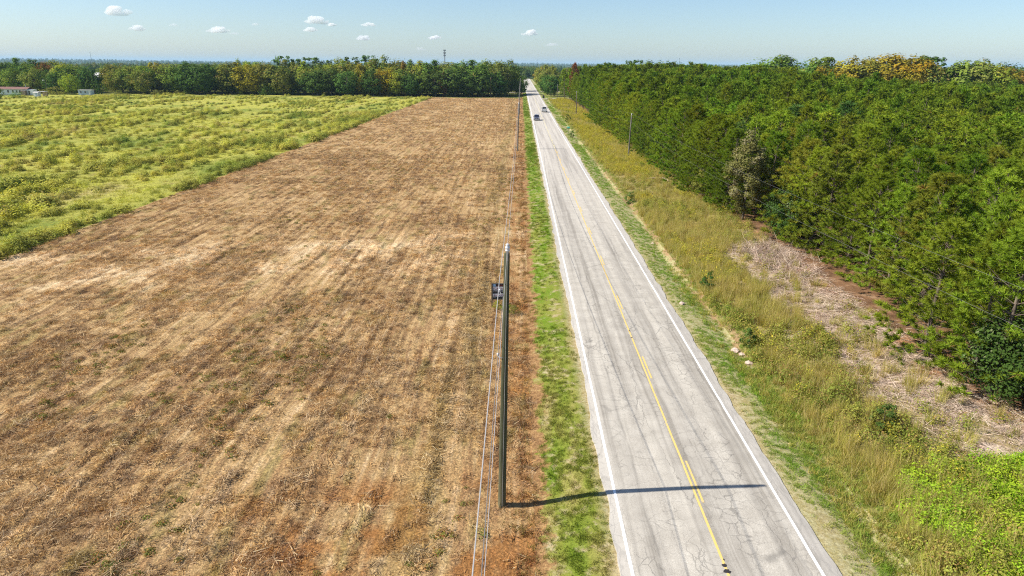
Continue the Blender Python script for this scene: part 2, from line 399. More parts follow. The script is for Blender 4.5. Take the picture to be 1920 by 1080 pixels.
def mat_asphalt():
    g = G('weathered_asphalt'); p = g.pos(); x, y, z = g.sep(p)
    speck = g.noise(p, 38, 4, 0.75); mott = g.noise(p, 0.9, 5, 0.6)
    c = g.ramp(speck, [(0.28, (0.17, 0.155, 0.135)), (0.45, (0.355, 0.333, 0.298)), (0.58, (0.425, 0.402, 0.365)), (0.72, (0.66, 0.63, 0.58))])
    c = g.mix(1.0, c, g.ramp(mott, [(0.3, (0.86, 0.85, 0.84)), (0.7, (1.1, 1.1, 1.1))]), 'MULTIPLY')
    c = g.mix(1.0, c, (1.03, 1.0, 0.945), 'MULTIPLY')
    # darker oil strips and paler tyre tracks along the lanes
    st = g.noise(g.vmul(g.vadd(p, g.vmul(g.noise(p, 0.15, 2, color=True), (0.35, 0, 0))), (1.25, 0.018, 1)), 1.0, 4, 0.65)
    c = g.mix(1.0, c, g.ramp(st, [(0.36, (0.66, 0.65, 0.64)), (0.47, (0.96, 0.96, 0.96)), (0.60, (1.14, 1.14, 1.13))]), 'MULTIPLY')
    # blurred dark strip each side of the tracks
    for cx, w, k in ((5.22, 0.10, 0.42), (8.75, 0.30, 0.24), (6.55, 0.35, 0.16), (9.85, 0.35, 0.18), (5.3, 0.45, 0.14)):
        d = g.math('ABSOLUTE', g.math('SUBTRACT', g.math('ADD', x, g.rng_(g.noise(g.vmul(p, (0, 0.2, 0)), 1.0, 3), 0.2, 0.8, -0.16, 0.16)), cx))
        f = g.math('MULTIPLY', g.rng_(d, 0, w, k, 0, True), g.rng_(g.noise(g.vmul(p, (2.5, 0.35, 1)), 1.0, 4), 0.3, 0.62))
        c = g.mix(f, c, (0.10, 0.09, 0.08))
    # cracks: long meandering ones in the tracks, short cross ones, alligator cells
    warp = g.vadd(p, g.vmul(g.noise(p, 1.3, 4, 0.6, color=True), (0.7, 0.7, 0)))
    def crack(v, w0, w1): return g.rng_(g.node('ShaderNodeTexVoronoi', {'Vector': v, 'Scale': 1.0}, feature='DISTANCE_TO_EDGE').outputs['Distance'], w0, w1, 1, 0)
    near = g.rng_(y, 150, 40)
    k1 = g.math('MULTIPLY', crack(g.vmul(warp, (0.55, 0.10, 0)), 0.002, 0.011), g.rng_(g.noise(g.vmul(p, (1, 0.25, 1)), 0.5, 3), 0.44, 0.56))
    k2 = g.math('MULTIPLY', crack(g.vmul(warp, (0.35, 1.1, 0)), 0.003, 0.016), g.rng_(g.noise(p, 0.45, 3), 0.42, 0.58, 0, 0.8))
    k3 = g.math('MULTIPLY', crack(g.vmul(warp, (1.7, 1.5, 0)), 0.008, 0.04), g.rng_(g.noise(g.vmul(p, (1.4, 0.2, 1)), 0.7, 3), 0.46, 0.62, 0, 0.75))
    ed = g.math('MAXIMUM', g.rng_(x, 4.35, 4.1), g.rng_(x, 10.8, 11.1))
    k4 = g.math('MULTIPLY', g.math('MULTIPLY', crack(g.vmul(warp, (3.2, 0.35, 0)), 0.02, 0.07), ed), 0.5)
    k1 = g.math('MULTIPLY', k1, 0.75); k2 = g.math('MULTIPLY', k2, 0.6)
    k = g.math('MULTIPLY', g.math('MAXIMUM', g.math('MAXIMUM', k1, k2), g.math('MAXIMUM', k3, k4)), near)
    c = g.mix(g.math('MULTIPLY', k, 0.62), c, (0.085, 0.078, 0.07))
    # paler dusty shoulder outside the white lines, paler newer surface beyond the joint
    c = g.mix(g.math('MULTIPLY', ed, 0.35), c, (0.46, 0.43, 0.39))
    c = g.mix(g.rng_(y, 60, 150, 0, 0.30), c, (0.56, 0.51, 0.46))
    jt = g.math('MULTIPLY', g.rng_(g.math('ABSOLUTE', g.math('SUBTRACT', y, 147.2)), 0.08, 0.2, 0.6, 0), g.rng_(x, 10.3, 10.2))
    c = g.mix(jt, c, (0.11, 0.10, 0.09))
    h = g.math('SUBTRACT', g.math('MULTIPLY', speck, 0.5), k)
    return g.done(c, 0.88, 0.25, normal=g.bump(h, 0.35, 0.02))

def paint(name, col, wear):
    g = G(name); p = g.pos(); n = g.noise(g.vmul(p, (1, 0.5, 1)), 7.0, 5, 0.75)
    f = g.rng_(n, wear, wear + 0.10)
    y = g.sep(p)[1]
    c = g.mix(f, col, (0.36, 0.34, 0.31))
    return g.done(c, 0.7, 0.3)

# ----------------------------------------------------------------------------- the setting
M_MOWN, M_STRAW, M_WEEDG, M_WEED = mat_mown(), mat_straw(), mat_weed_ground(), mat_weed_leaf()
M_VERGE, M_GRASS, M_SCRUB, M_GROUND, M_ASPH = mat_verge(), mat_verge_grass(), mat_scrub_ground(), mat_ground(), mat_asphalt()
M_WHITE = paint('white_road_paint', (0.84, 0.84, 0.81), 0.57)
M_YELLOW = paint('yellow_road_paint', (0.66, 0.46, 0.14), 0.56)
M_FADED = paint('faded_yellow_paint', (0.60, 0.52, 0.30), 0.54)

_rowx = np.cumsum(rng.uniform(0.45, 1.6, 62)) - 50.0
_rowa = rng.uniform(0.2, 1.0, 62)
def rows(X, Y):
    """0..1 along the mown windrows"""
    X = np.asarray(X, float); Y = np.asarray(Y, float)
    xx = X + 0.35 * np.sin(Y * 0.09 + X * 0.05) + 0.15 * np.sin(Y * 0.37 + X)
    k = np.clip(np.searchsorted(_rowx, xx), 1, 61)
    d0 = np.abs(xx - _rowx[k - 1]); d1 = np.abs(xx - _rowx[k]); d = np.minimum(d0, d1); a = np.where(d0 < d1, _rowa[k - 1], _rowa[k])
    brk = 0.45 + 0.55 * np.sin(Y * 0.33 + _rowx[k] * 3.1) * np.sin(Y * 0.071 + _rowx[k])
    return a * np.exp(-(d / 0.17) ** 2) * np.clip(brk * 1.5, 0, 1)

def field_h(X, Y):
    k = np.clip((0.75 - X) / 0.4, 0, 1) * np.clip((X + 48) / 0.5, 0, 1)
    return hgt(X, Y) + k * (0.15 * rows(X, Y) + 0.03 * np.sin(X * 5.1 + 2 * np.sin(Y * 1.7)) * np.sin(Y * 3.3 + X))

FAR_FIELD = 386.0
yf = np.concatenate([np.arange(-20, 14, 2.0), steps(14, FAR_FIELD, 0.45, 4.0)])
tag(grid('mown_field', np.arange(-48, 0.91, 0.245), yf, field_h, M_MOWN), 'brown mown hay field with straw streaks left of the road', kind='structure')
tag(grid('weedy_field', np.concatenate([np.arange(-420, -150, 5.0), np.arange(-150, -47.9, 1.5)]), np.concatenate([np.arange(-20, 20, 4.0), steps(20, 400, 1.5, 4.0)]), hgt, M_WEEDG), 'yellow green overgrown field left of the mown strip', kind='structure')
yv = np.concatenate([np.arange(-20, 16, 2.0), steps(16, 900, 0.5, 14.0)])
x0 = float(np.arange(-48, 0.91, 0.245)[-1])
tag(grid('grass_verge', [x0, 1.2, 1.6, 2.0, 2.5, 3.0, 3.4, 3.75, 4.0], yv, hgt, M_VERGE), 'lush grass verge between the mown field and the road', kind='structure')
tag(grid('grass_verge', [11.2, 11.5, 11.9, 12.4, 12.8, 13.2, 13.6, 13.9, 14.25, 14.5], yv, hgt, M_VERGE), 'green grass verge falling to the ditch right of the road', kind='structure')
tag(grid('roadside_strip', [14.5, 14.8, 15.2, 15.6, 16.2, 17, 18, 19, 20, 21, 22, 23, 24, 25, 26], np.concatenate([np.arange(-20, 16, 2.0), steps(16, 372, 0.6, 5.0)]), hgt, M_SCRUB), 'scrubby strip of tall weeds and bare earth before the pines', kind='structure')

def ground_h(X, Y):
    z = hgt(X, Y)
    inner = (X > -415) & (X < 25.5) & (Y > -16) & (Y < 383)
    corr = (X > 1.0) & (X < 14.4) & (Y > -16) & (Y < 890)
    z = np.where(inner | corr, z - 0.6, z)
    # far away the land rolls up into low wooded hills
    r = np.hypot(X, Y)
    roll = np.clip((r - 3500) / 7000, 0, 1) ** 1.6
    a = np.arctan2(X, Y)
    hill = 22 + 6 * np.sin(a * 9 + 0.6) + 4 * np.sin(a * 23 + 2) + 2.5 * np.sin(a * 61 + X * 0.002)
    return z + roll * hill
gx = np.unique(np.concatenate([-np.geomspace(430, 20000, 26), np.linspace(-420, -100, 12), np.array([-60, -48.2, -40, -20, -5, 0.2, 0.8, 1.05, 2, 5, 8, 11, 14.3, 14.6, 18, 22, 25, 25.6, 26, 27]), np.arange(29, 60, 2.0), np.linspace(62, 420, 30), np.geomspace(430, 20000, 26)]))
gy = np.unique(np.concatenate([-np.geomspace(40, 9000, 8), np.arange(-20, 90, 3.0), np.arange(90, 385, 8.0), np.array([382.9, 383.1, 386]), np.linspace(392, 900, 30), np.geomspace(920, 24000, 40)]))
tag(grid('ground', gx, gy, ground_h, M_GROUND), 'flat countryside reaching the wooded horizon', kind='structure')

# the road: one sheet with ragged edges and a slight crown
ry = np.concatenate([np.arange(-20, 16, 1.0), steps(16, 160, 0.25, 1.0), steps(161, 905, 1.5, 10.0)])
n = len(ry)
el = 3.72 + np.interp(ry, np.arange(-30, 920, 0.5), np.convolve(rng.normal(size=1900), np.ones(3) / 3, 'same') * 0.09 + np.convolve(rng.normal(size=1900), np.ones(25) / 25, 'same') * 0.25)
er = 11.55 + np.interp(ry, np.arange(-30, 920, 0.5), np.convolve(rng.normal(size=1900), np.ones(3) / 3, 'same') * 0.09 + np.convolve(rng.normal(size=1900), np.ones(25) / 25, 'same') * 0.25)
fr = [0, 0.08, 0.5, 0.92, 1.0]; zz = [-0.005, 0.02, 0.06, 0.02, -0.005]
V = []; Fc = []
for i in range(n):
    for f, z in zip(fr, zz): V.append((el[i] + (er[i] - el[i]) * f, ry[i], z))
for i in range(n - 1):
    for k in range(4): Fc.append((i * 5 + k, i * 5 + k + 1, i * 5 + k + 6, i * 5 + k + 5))
b = len(V)                                                     # broken pavement lip at both sides
for i in range(n): V.append((el[i] - 0.02, ry[i], -0.12)); V.append((er[i] + 0.02, ry[i], -0.12))
for i in range(n - 1):
    Fc.append((b + 2 * i, i * 5, (i + 1) * 5, b + 2 * i + 2)); Fc.append((i * 5 + 4, b + 2 * i + 1, b + 2 * i + 3, (i + 1) * 5 + 4))
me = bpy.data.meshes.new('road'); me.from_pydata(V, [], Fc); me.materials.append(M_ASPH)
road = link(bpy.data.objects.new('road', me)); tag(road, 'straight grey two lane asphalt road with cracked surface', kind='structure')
_rl, _rr = float(el.mean()), float(er.mean())
def road_z(x):
    f = (x - 3.72) / (11.55 - 3.72); return float(np.interp(f, fr, zz))

def line(name, x, w, y0, y1, mat, dy=1.0, lift=0.006, parent=road):
    ys = np.arange(y0, y1 + 1e-6, (y1 - y0) / max(1, int((y1 - y0) / dy)))
    b_ = MB(); V = []
    for y in ys:
        j = rng.normal() * 0.004
        for xx in (x - w / 2 + j, x + w / 2 + j): V.append((xx, y, road_z(xx) + lift))
    return b_.add(V, [(2 * i, 2 * i + 1, 2 * i + 3, 2 * i + 2) for i in range(len(ys) - 1)]).build(name, mat, parent)
line('edge_line', 4.15, 0.115, -20, 900, M_WHITE)
line('edge_line', 10.89, 0.115, -20, 900, M_WHITE)
line('centre_line', 7.50, 0.095, -20, 146.8, M_YELLOW)
line('centre_line', 7.50, 0.12, 147.6, 880, M_FADED)
y = 23.97 - 11.65 * 3
while y < 146:
    line('centre_dash', 7.69, 0.095, y, y + 3.1, M_YELLOW, 0.5); y += 11.65
while y < 520:
    line('centre_dash', 7.72, 0.12, y, y + 3.1, M_FADED, 1.0); y += 11.65
# black patches of tar beside the centre line
M_TAR = plain('tar', (0.035, 0.03, 0.03), 0.6, 0.3)
def tar(px, py, rx, ry_, seed):
    r = random.Random(seed); X, Y = gp(px, py); k = 14
    V = [(X, Y, road_z(X) + 0.011)] + [(X + math.cos(2 * PI * i / k) * rx * r.uniform(0.7, 1.2), Y + math.sin(2 * PI * i / k) * ry_ * r.uniform(0.7, 1.2), road_z(X) + 0.010) for i in range(k)]
    MB().add(V, [(0, i + 1, (i + 1) % k + 1) for i in range(k)]).build('tar_patch', M_TAR, road)
for t_ in ((1358, 1063, .10, .10, 1), (1363, 1074, .13, .12, 2), (1357, 1052, .03, .05, 3), (1180, 622, .06, .09, 4), (1184, 635, .07, .08, 5), (1113, 464, .06, .15, 6), (1323, 806, .03, .04, 7)): tar(*t_)

# dirt and gravel drives meeting the far road, and a pale bare track along the field's far end
M_DRIVE = plain('sandy_drive', (0.52, 0.45, 0.36), 0.95, 0.05, var=0.25, scale=2.0)
def drive(x0_, x1_, y0, y1, label):
    g_ = grid('driveway', np.linspace(x0_, x1_, 14), [y0, (y0 + y1) / 2, y1], lambda X, Y: np.where(X > 14, hgt(X, Y), np.maximum(hgt(X, Y), -0.1)) + 0.03 + 0 * X, M_DRIVE)
    tag(g_, label, kind='structure')
drive(11.62, 34, 374.5, 378.5, 'pale sandy drive leaving the road beside the black bin')
drive(11.62, 40, 470, 476, 'pale drive leaving the road beyond the grass clearing')
drive(-10, 3.6, 452, 458, 'pale drive crossing under the big trees left of the road')

# ----------------------------------------------------------------------------- scattering (stuff only)
def scatter_group():
    ng = bpy.data.node_groups.new('scatter', 'GeometryNodeTree')
    ng.interface.new_socket('Geometry', in_out='INPUT', socket_type='NodeSocketGeometry')
    ng.interface.new_socket('Variants', in_out='INPUT', socket_type='NodeSocketCollection')
    ng.interface.new_socket('Geometry', in_out='OUTPUT', socket_type='NodeSocketGeometry')
    N = ng.nodes; L = ng.links
    gi, go = N.new('NodeGroupInput'), N.new('NodeGroupOutput')
    ci = N.new('GeometryNodeCollectionInfo'); ci.inputs['Separate Children'].default_value = True; ci.inputs['Reset Children'].default_value = True
    ip = N.new('GeometryNodeInstanceOnPoints'); ip.inputs['Pick Instance'].default_value = True
    def attr(nm, t):
        a = N.new('GeometryNodeInputNamedAttribute'); a.data_type = t; a.inputs['Name'].default_value = nm
        return a.outputs['Attribute']
    L.new(gi.outputs['Geometry'], ip.inputs['Points']); L.new(gi.outputs['Variants'], ci.inputs['Collection']); L.new(ci.outputs[0], ip.inputs['Instance'])
    L.new(attr('variant', 'INT'), ip.inputs['Instance Index']); L.new(attr('spin', 'FLOAT_VECTOR'), ip.inputs['Rotation']); L.new(attr('size', 'FLOAT_VECTOR'), ip.inputs['Scale'])
    L.new(ip.outputs[0], go.inputs[0])
    return ng
SCATTER = scatter_group()
_n_coll = [0]

def scatter(name, P, variants, label, size=(0.7, 1.3), tilt=0.1, pick=None, flat=(1.0, 1.0), spin=None, scales=None):
    """P: (n,3) points on the ground; variants: meshes"""
    n = len(P); _n_coll[0] += 1
    c = bpy.data.collections.new('variants_%02d' % _n_coll[0])
    for k, me_ in enumerate(variants):
        c.objects.link(bpy.data.objects.new('%s_%02d' % (me_.name, k), me_))
    me_ = bpy.data.meshes.new(name); me_.vertices.add(n); me_.vertices.foreach_set('co', np.ascontiguousarray(P, dtype=np.float32).ravel())
    s = scales if scales is not None else rng.uniform(*size, n)
    sz = np.stack([s, s, s * rng.uniform(*flat, n)], -1)
    sp = np.stack([rng.normal(0, tilt, n), rng.normal(0, tilt, n), rng.uniform(0, 2 * PI, n) if spin is None else spin], -1)
    vr = rng.integers(0, len(variants), n) if pick is None else pick
    a = me_.attributes.new('size', 'FLOAT_VECTOR', 'POINT'); a.data.foreach_set('vector', sz.astype(np.float32).ravel())
    a = me_.attributes.new('spin', 'FLOAT_VECTOR', 'POINT'); a.data.foreach_set('vector', sp.astype(np.float32).ravel())
    a = me_.attributes.new('variant', 'INT', 'POINT'); a.data.foreach_set('value', vr.astype(np.int32))
    o = link(bpy.data.objects.new(name, me_))
    md = o.modifiers.new('scatter', 'NODES'); md.node_group = SCATTER
    for it in SCATTER.interface.items_tree:
        if it.item_type == 'SOCKET' and it.in_out == 'INPUT' and it.name == 'Variants': md[it.identifier] = c
    tag(o, label, kind='stuff')
    return o

def inview(X, Y, margin=120, z=0.0):
    d = np.stack([X, Y, np.full_like(X, z) - CAM_H], -1); f = d @ FWD
    px = 960 + 1280 * (d @ RIGHT) / np.maximum(f, 0.1); py = 540 - 1280 * (d @ UP) / np.maximum(f, 0.1)
    return (f > 1) & (px > -margin) & (px < 1920 + margin) & (py < 1080 + margin)

def sample(x0_, x1_, y0, y1, dens, zf=hgt, keep=None, margin=160):
    """random points in a rectangle; dens(Y) per square metre"""
    out = []
    ys = np.concatenate([np.arange(y0, min(y1, 60), 4.0), np.arange(max(60, y0), min(y1, 160), 10.0), np.arange(max(160, y0), y1, 25.0), [y1]]); ys = np.unique(ys[(ys >= y0) & (ys <= y1)])
    for a, b_ in zip(ys[:-1], ys[1:]):
        k = rng.poisson((x1_ - x0_) * (b_ - a) * dens((a + b_) / 2))
        out.append(np.stack([rng.uniform(x0_, x1_, k), rng.uniform(a, b_, k)], -1))
    P = np.concatenate(out); P = P[inview(P[:, 0], P[:, 1], margin)]
    if keep is not None: P = P[rng.random(len(P)) < keep(P[:, 0], P[:, 1])]
    return np.column_stack([P, zf(P[:, 0], P[:, 1])])

_nk = rng.uniform(0, 2 * PI, (24, 3)); _nf = rng.normal(size=(24, 2))
def vn(X, Y, s):
    """cheap smooth noise, about -1..1"""
    v = 0
    for k in range(24): v = v + np.sin((_nf[k, 0] * X + _nf[k, 1] * Y) * s + _nk[k, 0])
    return v / 4.9

def tuft_long(seed, n=40, R=0.45):
    r = np.random.default_rng(seed); a = r.uniform(0, 2 * PI, n); q = R * np.sqrt(r.random(n))
    base = np.stack([q * np.cos(a), q * np.sin(a) * 1.5, r.uniform(0.0, 0.24, n) * (1 - q / R)], -1)
    d = norm(np.stack([r.normal(size=n), r.normal(size=n) * 1.6, r.uniform(-0.25, 0.45, n)], -1))
    return soup('windrow_straw', blades(base, d, r.uniform(0.3, 0.75, n), r.uniform(0.02, 0.042, n), r), 3, M_STRAW, np.clip(r.random(n) * 0.6 + 0.4, 0, 1))

# --- tuft meshes
def tuft_straw(seed, n=52, R=0.34):
    r = np.random.default_rng(seed); a = r.uniform(0, 2 * PI, n); q = R * np.sqrt(r.random(n))
    base = np.stack([q * np.cos(a), q * np.sin(a), r.uniform(0, 0.15, n) * (1 - q / R)], -1)
    d = norm(np.stack([r.normal(size=n), r.normal(size=n) * 1.3, r.uniform(-0.1, 0.7, n)], -1))
    return soup('straw_tuft', blades(base, d, r.uniform(0.12, 0.40, n), r.uniform(0.015, 0.034, n), r), 3, M_STRAW, r.random(n))
def tuft_grass(seed, n=44, R=0.20, h=(0.08, 0.2), w=(0.012, 0.022), mat=None, lean=0.5, name='grass_tuft'):
    r = np.random.default_rng(seed); a = r.uniform(0, 2 * PI, n); q = R * np.sqrt(r.random(n))
    base = np.stack([q * np.cos(a), q * np.sin(a), np.full(n, -0.01)], -1)
    d = norm(np.stack([r.normal(size=n) * lean, r.normal(size=n) * lean, np.ones(n)], -1))
    return soup(name, blades(base, d, r.uniform(*h, n), r.uniform(*w, n), r), 3, mat, r.random(n))
def mound(seed, n=170, R=0.8, h=0.7, s=(0.06, 0.12), mat=None, name='weed_mound', stems=True):
    r = np.random.default_rng(seed)
    v = unit(n, r); v[:, 2] = np.abs(v[:, 2]); rad = r.uniform(0.45, 1.0, n)[:, None]
    c = v * rad * np.array([R, R, h]) * (1 + 0.25 * np.sin(v[:, :1] * 4 + seed) + 0.2 * np.sin(v[:, 1:2] * 5 + seed * 2)); c[:, 2] += 0.03
    return soup(name, leaves(c, r.uniform(*s, n), r, 0.25, 0.5, v), 4, mat, r.random(n))

# mown field: clippings, stubble and regrowth
P = sample(-48, 0.8, 15, FAR_FIELD, lambda y: 15.0 if y < 45 else 11.0 if y < 70 else 5.0 if y < 140 else 1.6, field_h,
           lambda X, Y: np.clip(0.34 + 0.9 * rows(X, Y) + 0.4 * vn(X, Y, 0.5), 0.06, 1))
far = np.clip((P[:, 1] - 60) / 200, 0, 1)
scatter('straw_stubble', P, [tuft_straw(s) for s in range(6)] + [tuft_grass(40 + s, 40, 0.22, (0.06, 0.2), (0.012, 0.022), M_STRAW, 0.9, 'stubble') for s in range(3)],
        'dry straw clippings and stubble lying on the mown field', scales=rng.uniform(0.6, 1.25, len(P)) * (1 + 0.9 * far), tilt=0.12)
P = sample(-48, 0.8, 15, 200, lambda y: 12.0 if y < 45 else 8.0 if y < 80 else 3.0, field_h, lambda X, Y: np.clip(1.5 * rows(X, Y) - 0.30 + 0.10 * vn(X, Y, 0.6), 0, 1))
scatter('windrow_straw', P, [tuft_long(30 + s) for s in range(6)], 'loose straw raked into low windrows along the mown field', size=(0.5, 1.1), tilt=0.12, spin=rng.normal(0, 0.5, len(P)), flat=(0.45, 0.9))
M_FGREEN = foliage('field_green', (0.13, 0.15, 0.03), (0.20, 0.20, 0.05), (0.32, 0.14, 0.04), 0.8, 0.3, 0.3)
P = sample(-48, 0.8, 15, 300, lambda y: 1.6 if y < 60 else 0.8 if y < 120 else 0.25, field_h,
           lambda X, Y: np.clip((vn(X, Y * 0.4, 0.6) - 0.45) * 1.3 + np.exp(-((X + 3.4) / 1.6) ** 2) * 0.5 + np.exp(-((X + 0.4) / 0.8) ** 2) * 0.35 + np.where((Y < 27) & (X > -12), 0.9 * np.clip(vn(X + 20, Y, 0.9), 0, 1), 0), 0, 1))
scatter('field_weeds', P, [mound(60 + s, 60, 0.26, 0.12, (0.025, 0.05), M_FGREEN, 'low_weed') for s in range(4)], 'small green weeds regrowing through the mown straw', size=(0.6, 1.5), flat=(0.6, 1.2))

# weedy field: mounded weeds in loose ridges
def weedy(X, Y):
    ridge = np.sin((X + 3.5 * np.sin(Y * 0.03) + 0.02 * Y) * 0.95 + 2 * vn(X, Y, 0.03))
    return np.clip(0.25 + 0.42 * ridge + 0.6 * vn(X, Y * 0.5, 0.25), 0.02, 1)
P = sample(-330, -48.3, 40, 396, lambda y: 0.60 if y < 130 else 0.42 if y < 250 else 0.34, hgt, weedy, 60)
edge = rng.uniform(-49.5, -47.6, 900); ye = rng.uniform(45, 384, 900); kk = vn(edge, ye, 0.15) > -0.1
P = np.concatenate([P, np.column_stack([edge, ye, hgt(edge, ye)])[kk]])
P = P[P[:, 1] < np.interp(P[:, 0], [-260, -235, -200, -160, -120], [335, 372, 396, 396, 390])]
sc = rng.uniform(0.6, 1.6, len(P)) * (0.85 + 0.5 * np.clip(vn(P[:, 0], P[:, 1], 0.12) + 0.3, 0, 1)) * (1 - 0.25 * np.clip((P[:, 1] - 150) / 200, 0, 1))
scatter('field_weeds', P, [mound(80 + s, 330, 0.80, 0.95, (0.06, 0.12), M_WEED) for s in range(7)], 'tall yellow green weeds mounded over the unmown field', scales=sc, flat=(0.6, 1.15), tilt=0.08)
P = sample(-300, -48, 40, 240, lambda y: 0.6 if y < 100 else 0.35, hgt, lambda X, Y: 0.75 + 0 * X, 40)
scatter('field_grass', P, [tuft_grass(100 + s, 46, 0.55, (0.15, 0.5), (0.03, 0.06), M_WEED, 0.7) for s in range(4)], 'rank grass between the weeds of the unmown field', size=(0.7, 1.4))

# verges
dv = lambda y: 26.0 if y < 45 else 15.0 if y < 80 else 6.0 if y < 160 else 2.0 if y < 300 else 0.8
gv = [tuft_grass(120 + s, 42, 0.17, (0.05, 0.15), (0.012, 0.024), M_GRASS, 0.7) for s in range(5)]
edge_in = lambda X: np.interp(X, [0.9, 1.5, 3.2, 3.75], [0.4, 1, 1, 0.25])
P1 = sample(0.95, 3.72, 16, 640, dv, hgt, lambda X, Y: np.clip(edge_in(X) * (0.72 + 0.5 * vn(X, Y * 0.5, 0.9)), 0.05, 1) * (X > 1.2 + 0.35 * vn(X + 3, Y, 1.3)))
P2 = sample(11.7, 15.4, 16, 640, dv, hgt, lambda X, Y: np.clip(1.25 * np.interp(X, [11.6, 11.95, 14.0, 14.4, 14.8, 15.4], [0.25, 0.9, 1, 0.9, 0.8, 0.5]) * np.where((X > 14.1) & (X < 14.9) & (Y > 40) & (Y < 150), 0.35, 1) * (0.7 + 0.5 * vn(X, Y * 0.5, 0.9)), 0.05, 1))
for P, lb in ((P1, 'short green verge grass left of the road'), (P2, 'short green verge grass right of the road')):
    scatter('verge_grass', P, gv, lb, scales=rng.uniform(0.7, 1.3, len(P)) * (1 + 1.3 * np.clip((P[:, 1] - 60) / 200, 0, 1)), tilt=0.15)
M_RED = foliage('rusty_weed', (0.27, 0.12, 0.045), (0.36, 0.20, 0.09), (0.20, 0.18, 0.05), 0.7, 0.4, 0.25)
P = sample(-0.6, 1.3, 16, 330, lambda y: 9.0 if y < 60 else 4.0 if y < 140 else 1.2, hgt, lambda X, Y: np.clip(np.exp(-((X - 0.45) / 0.55) ** 2) * (0.6 + 0.5 * vn(X, Y, 0.8)), 0, 1))
scatter('dead_grass', P, [tuft_grass(140 + s, 40, 0.18, (0.08, 0.28), (0.012, 0.022), M_RED, 0.8, 'rusty_tuft') for s in range(4)], 'rusty dead grass between the pole line and the verge', size=(0.7, 1.5))

# right hand strip: tall grass, goldenrod, broom sedge
M_TALL = foliage('tall_grass', (0.34, 0.335, 0.060), (0.46, 0.385, 0.105), (0.58, 0.46, 0.20), 0.75, 0.35, 0.3, 0.5)
M_SCRUBL = foliage('scrub_leaf', (0.20, 0.235, 0.040), (0.32, 0.31, 0.06), (0.36, 0.23, 0.08), 0.88, 0.25, 0.3, 0.5)
M_GOLD = foliage('goldenrod', (0.44, 0.39, 0.045), (0.34, 0.33, 0.05), (0.58, 0.46, 0.05), 0.62, 0.3, 0.3, 0.4)
M_VINE = foliage('bright_vine', (0.26, 0.42, 0.026), (0.35, 0.47, 0.035), (0.40, 0.40, 0.06), 0.92, 0.6, 0.35, 0.4)
def tall(seed): return tuft_grass(seed, 64, 0.24, (0.45, 1.3), (0.012, 0.024), M_TALL, 0.24, 'tall_grass_tuft')
def gold(seed):
    r = np.random.default_rng(seed); n = 150; v = unit(n, r); v[:, 2] = np.abs(v[:, 2])
    c = v * np.array([0.42, 0.42, 0.85]) * r.uniform(0.5, 1, n)[:, None]
    return soup('goldenrod_plant', leaves(c, r.uniform(0.025, 0.065, n), r, 0.4, 0.5), 4, M_GOLD, np.clip(c[:, 2] / 0.85 * 0.75 + r.normal(0, 0.12, n), 0, 1))
strip = lambda X, Y: np.interp(X, [14.6, 15.4, 22.5, 25.5], [0.5, 1, 1, 0.35])
cut = lambda X, Y: np.where((X + 1.4 * vn(X, Y, 0.25) > np.interp(Y, [26, 36, 55, 64, 68], [22.8, 19.2, 19.9, 21.0, 27])) & (Y < 68) & (Y > 24), 0.14, 1.0)
ds = lambda y: 7.0 if y < 50 else 5.0 if y < 90 else 2.2 if y < 170 else 0.9
P = sample(14.7, 26, 15, 372, ds, hgt, lambda X, Y: np.clip(strip(X, Y) * cut(X, Y) * (0.50 + 0.75 * vn(X, Y, 0.5)), 0.05 * strip(X, Y), 1))
scatter('tall_grass', P, [tall(160 + s) for s in range(6)], 'tall olive and tan grass right of the ditch', size=(0.55, 1.15), tilt=0.18)
P = sample(14.7, 26, 15, 372, lambda y: 4.2 if y < 60 else 2.6 if y < 100 else 0.9 if y < 180 else 0.4, hgt, lambda X, Y: np.clip(strip(X, Y) * cut(X, Y) * (0.62 - 0.8 * vn(X, Y, 0.5) + 0.3 * vn(X + 40, Y, 0.9)), 0, 1))
scatter('scrub_weeds', P, [mound(180 + s, 190, 0.5, 0.7, (0.03, 0.06), M_SCRUBL, 'scrub_weed') for s in range(6)], 'leafy olive weeds among the tall grass right of the ditch', size=(0.6, 1.4), flat=(0.7, 1.4), tilt=0.15)
P = sample(15.4, 26, 15, 372, lambda y: 2.2 if y < 60 else 2.6 if y < 130 else 2.0, hgt,
           lambda X, Y: np.clip(strip(X, Y) * cut(X, Y) * np.where(Y < 42, 0.35, np.where(Y < 85, 0.85, 1)) * np.clip(vn(X + 9, Y * 0.6, 0.33) * 1.5 - 0.1 + 0.75 * np.clip((Y - 85) / 50, 0, 1), 0, 1), 0, 1))
scatter('goldenrod', P, [gold(200 + s) for s in range(5)], 'patches of yellow goldenrod right of the ditch', size=(0.6, 1.3), tilt=0.12)
bright = lambda X, Y: np.clip(1.4 - ((X - 20.6) / 4.0) ** 2 - ((Y - 22.8) / 4.8) ** 2 + 0.4 * vn(X, Y, 1.1), 0, 1)
P = sample(15.4, 26, 15, 32, lambda y: 13.0, hgt, lambda X, Y: np.clip(bright(X, Y) * 2, 0, 1))
scatter('green_vine', P, [mound(220 + s, 220, 0.45, 0.36, (0.028, 0.055), M_VINE, 'vine_clump') for s in range(5)], 'bright green vines smothering the nearest part of the roadside strip', size=(0.7, 1.5), flat=(0.8, 1.5))

P = sample(13.2, 16.0, 15, 60, lambda y: 24.0, hgt, lambda X, Y: np.clip(0.8 + 0.4 * vn(X, Y, 0.7), 0.1, 1) * np.where(Y > 38, 0.3, 1))
scatter('ditch_grass', P, [tuft_grass(290 + s, 46, 0.2, (0.10, 0.34), (0.012, 0.024), M_TALL if s % 2 else M_GRASS, 0.5, 'ditch_tuft') for s in range(6)], 'mixed olive grass filling the ditch right of the verge', size=(0.7, 1.4), tilt=0.2)
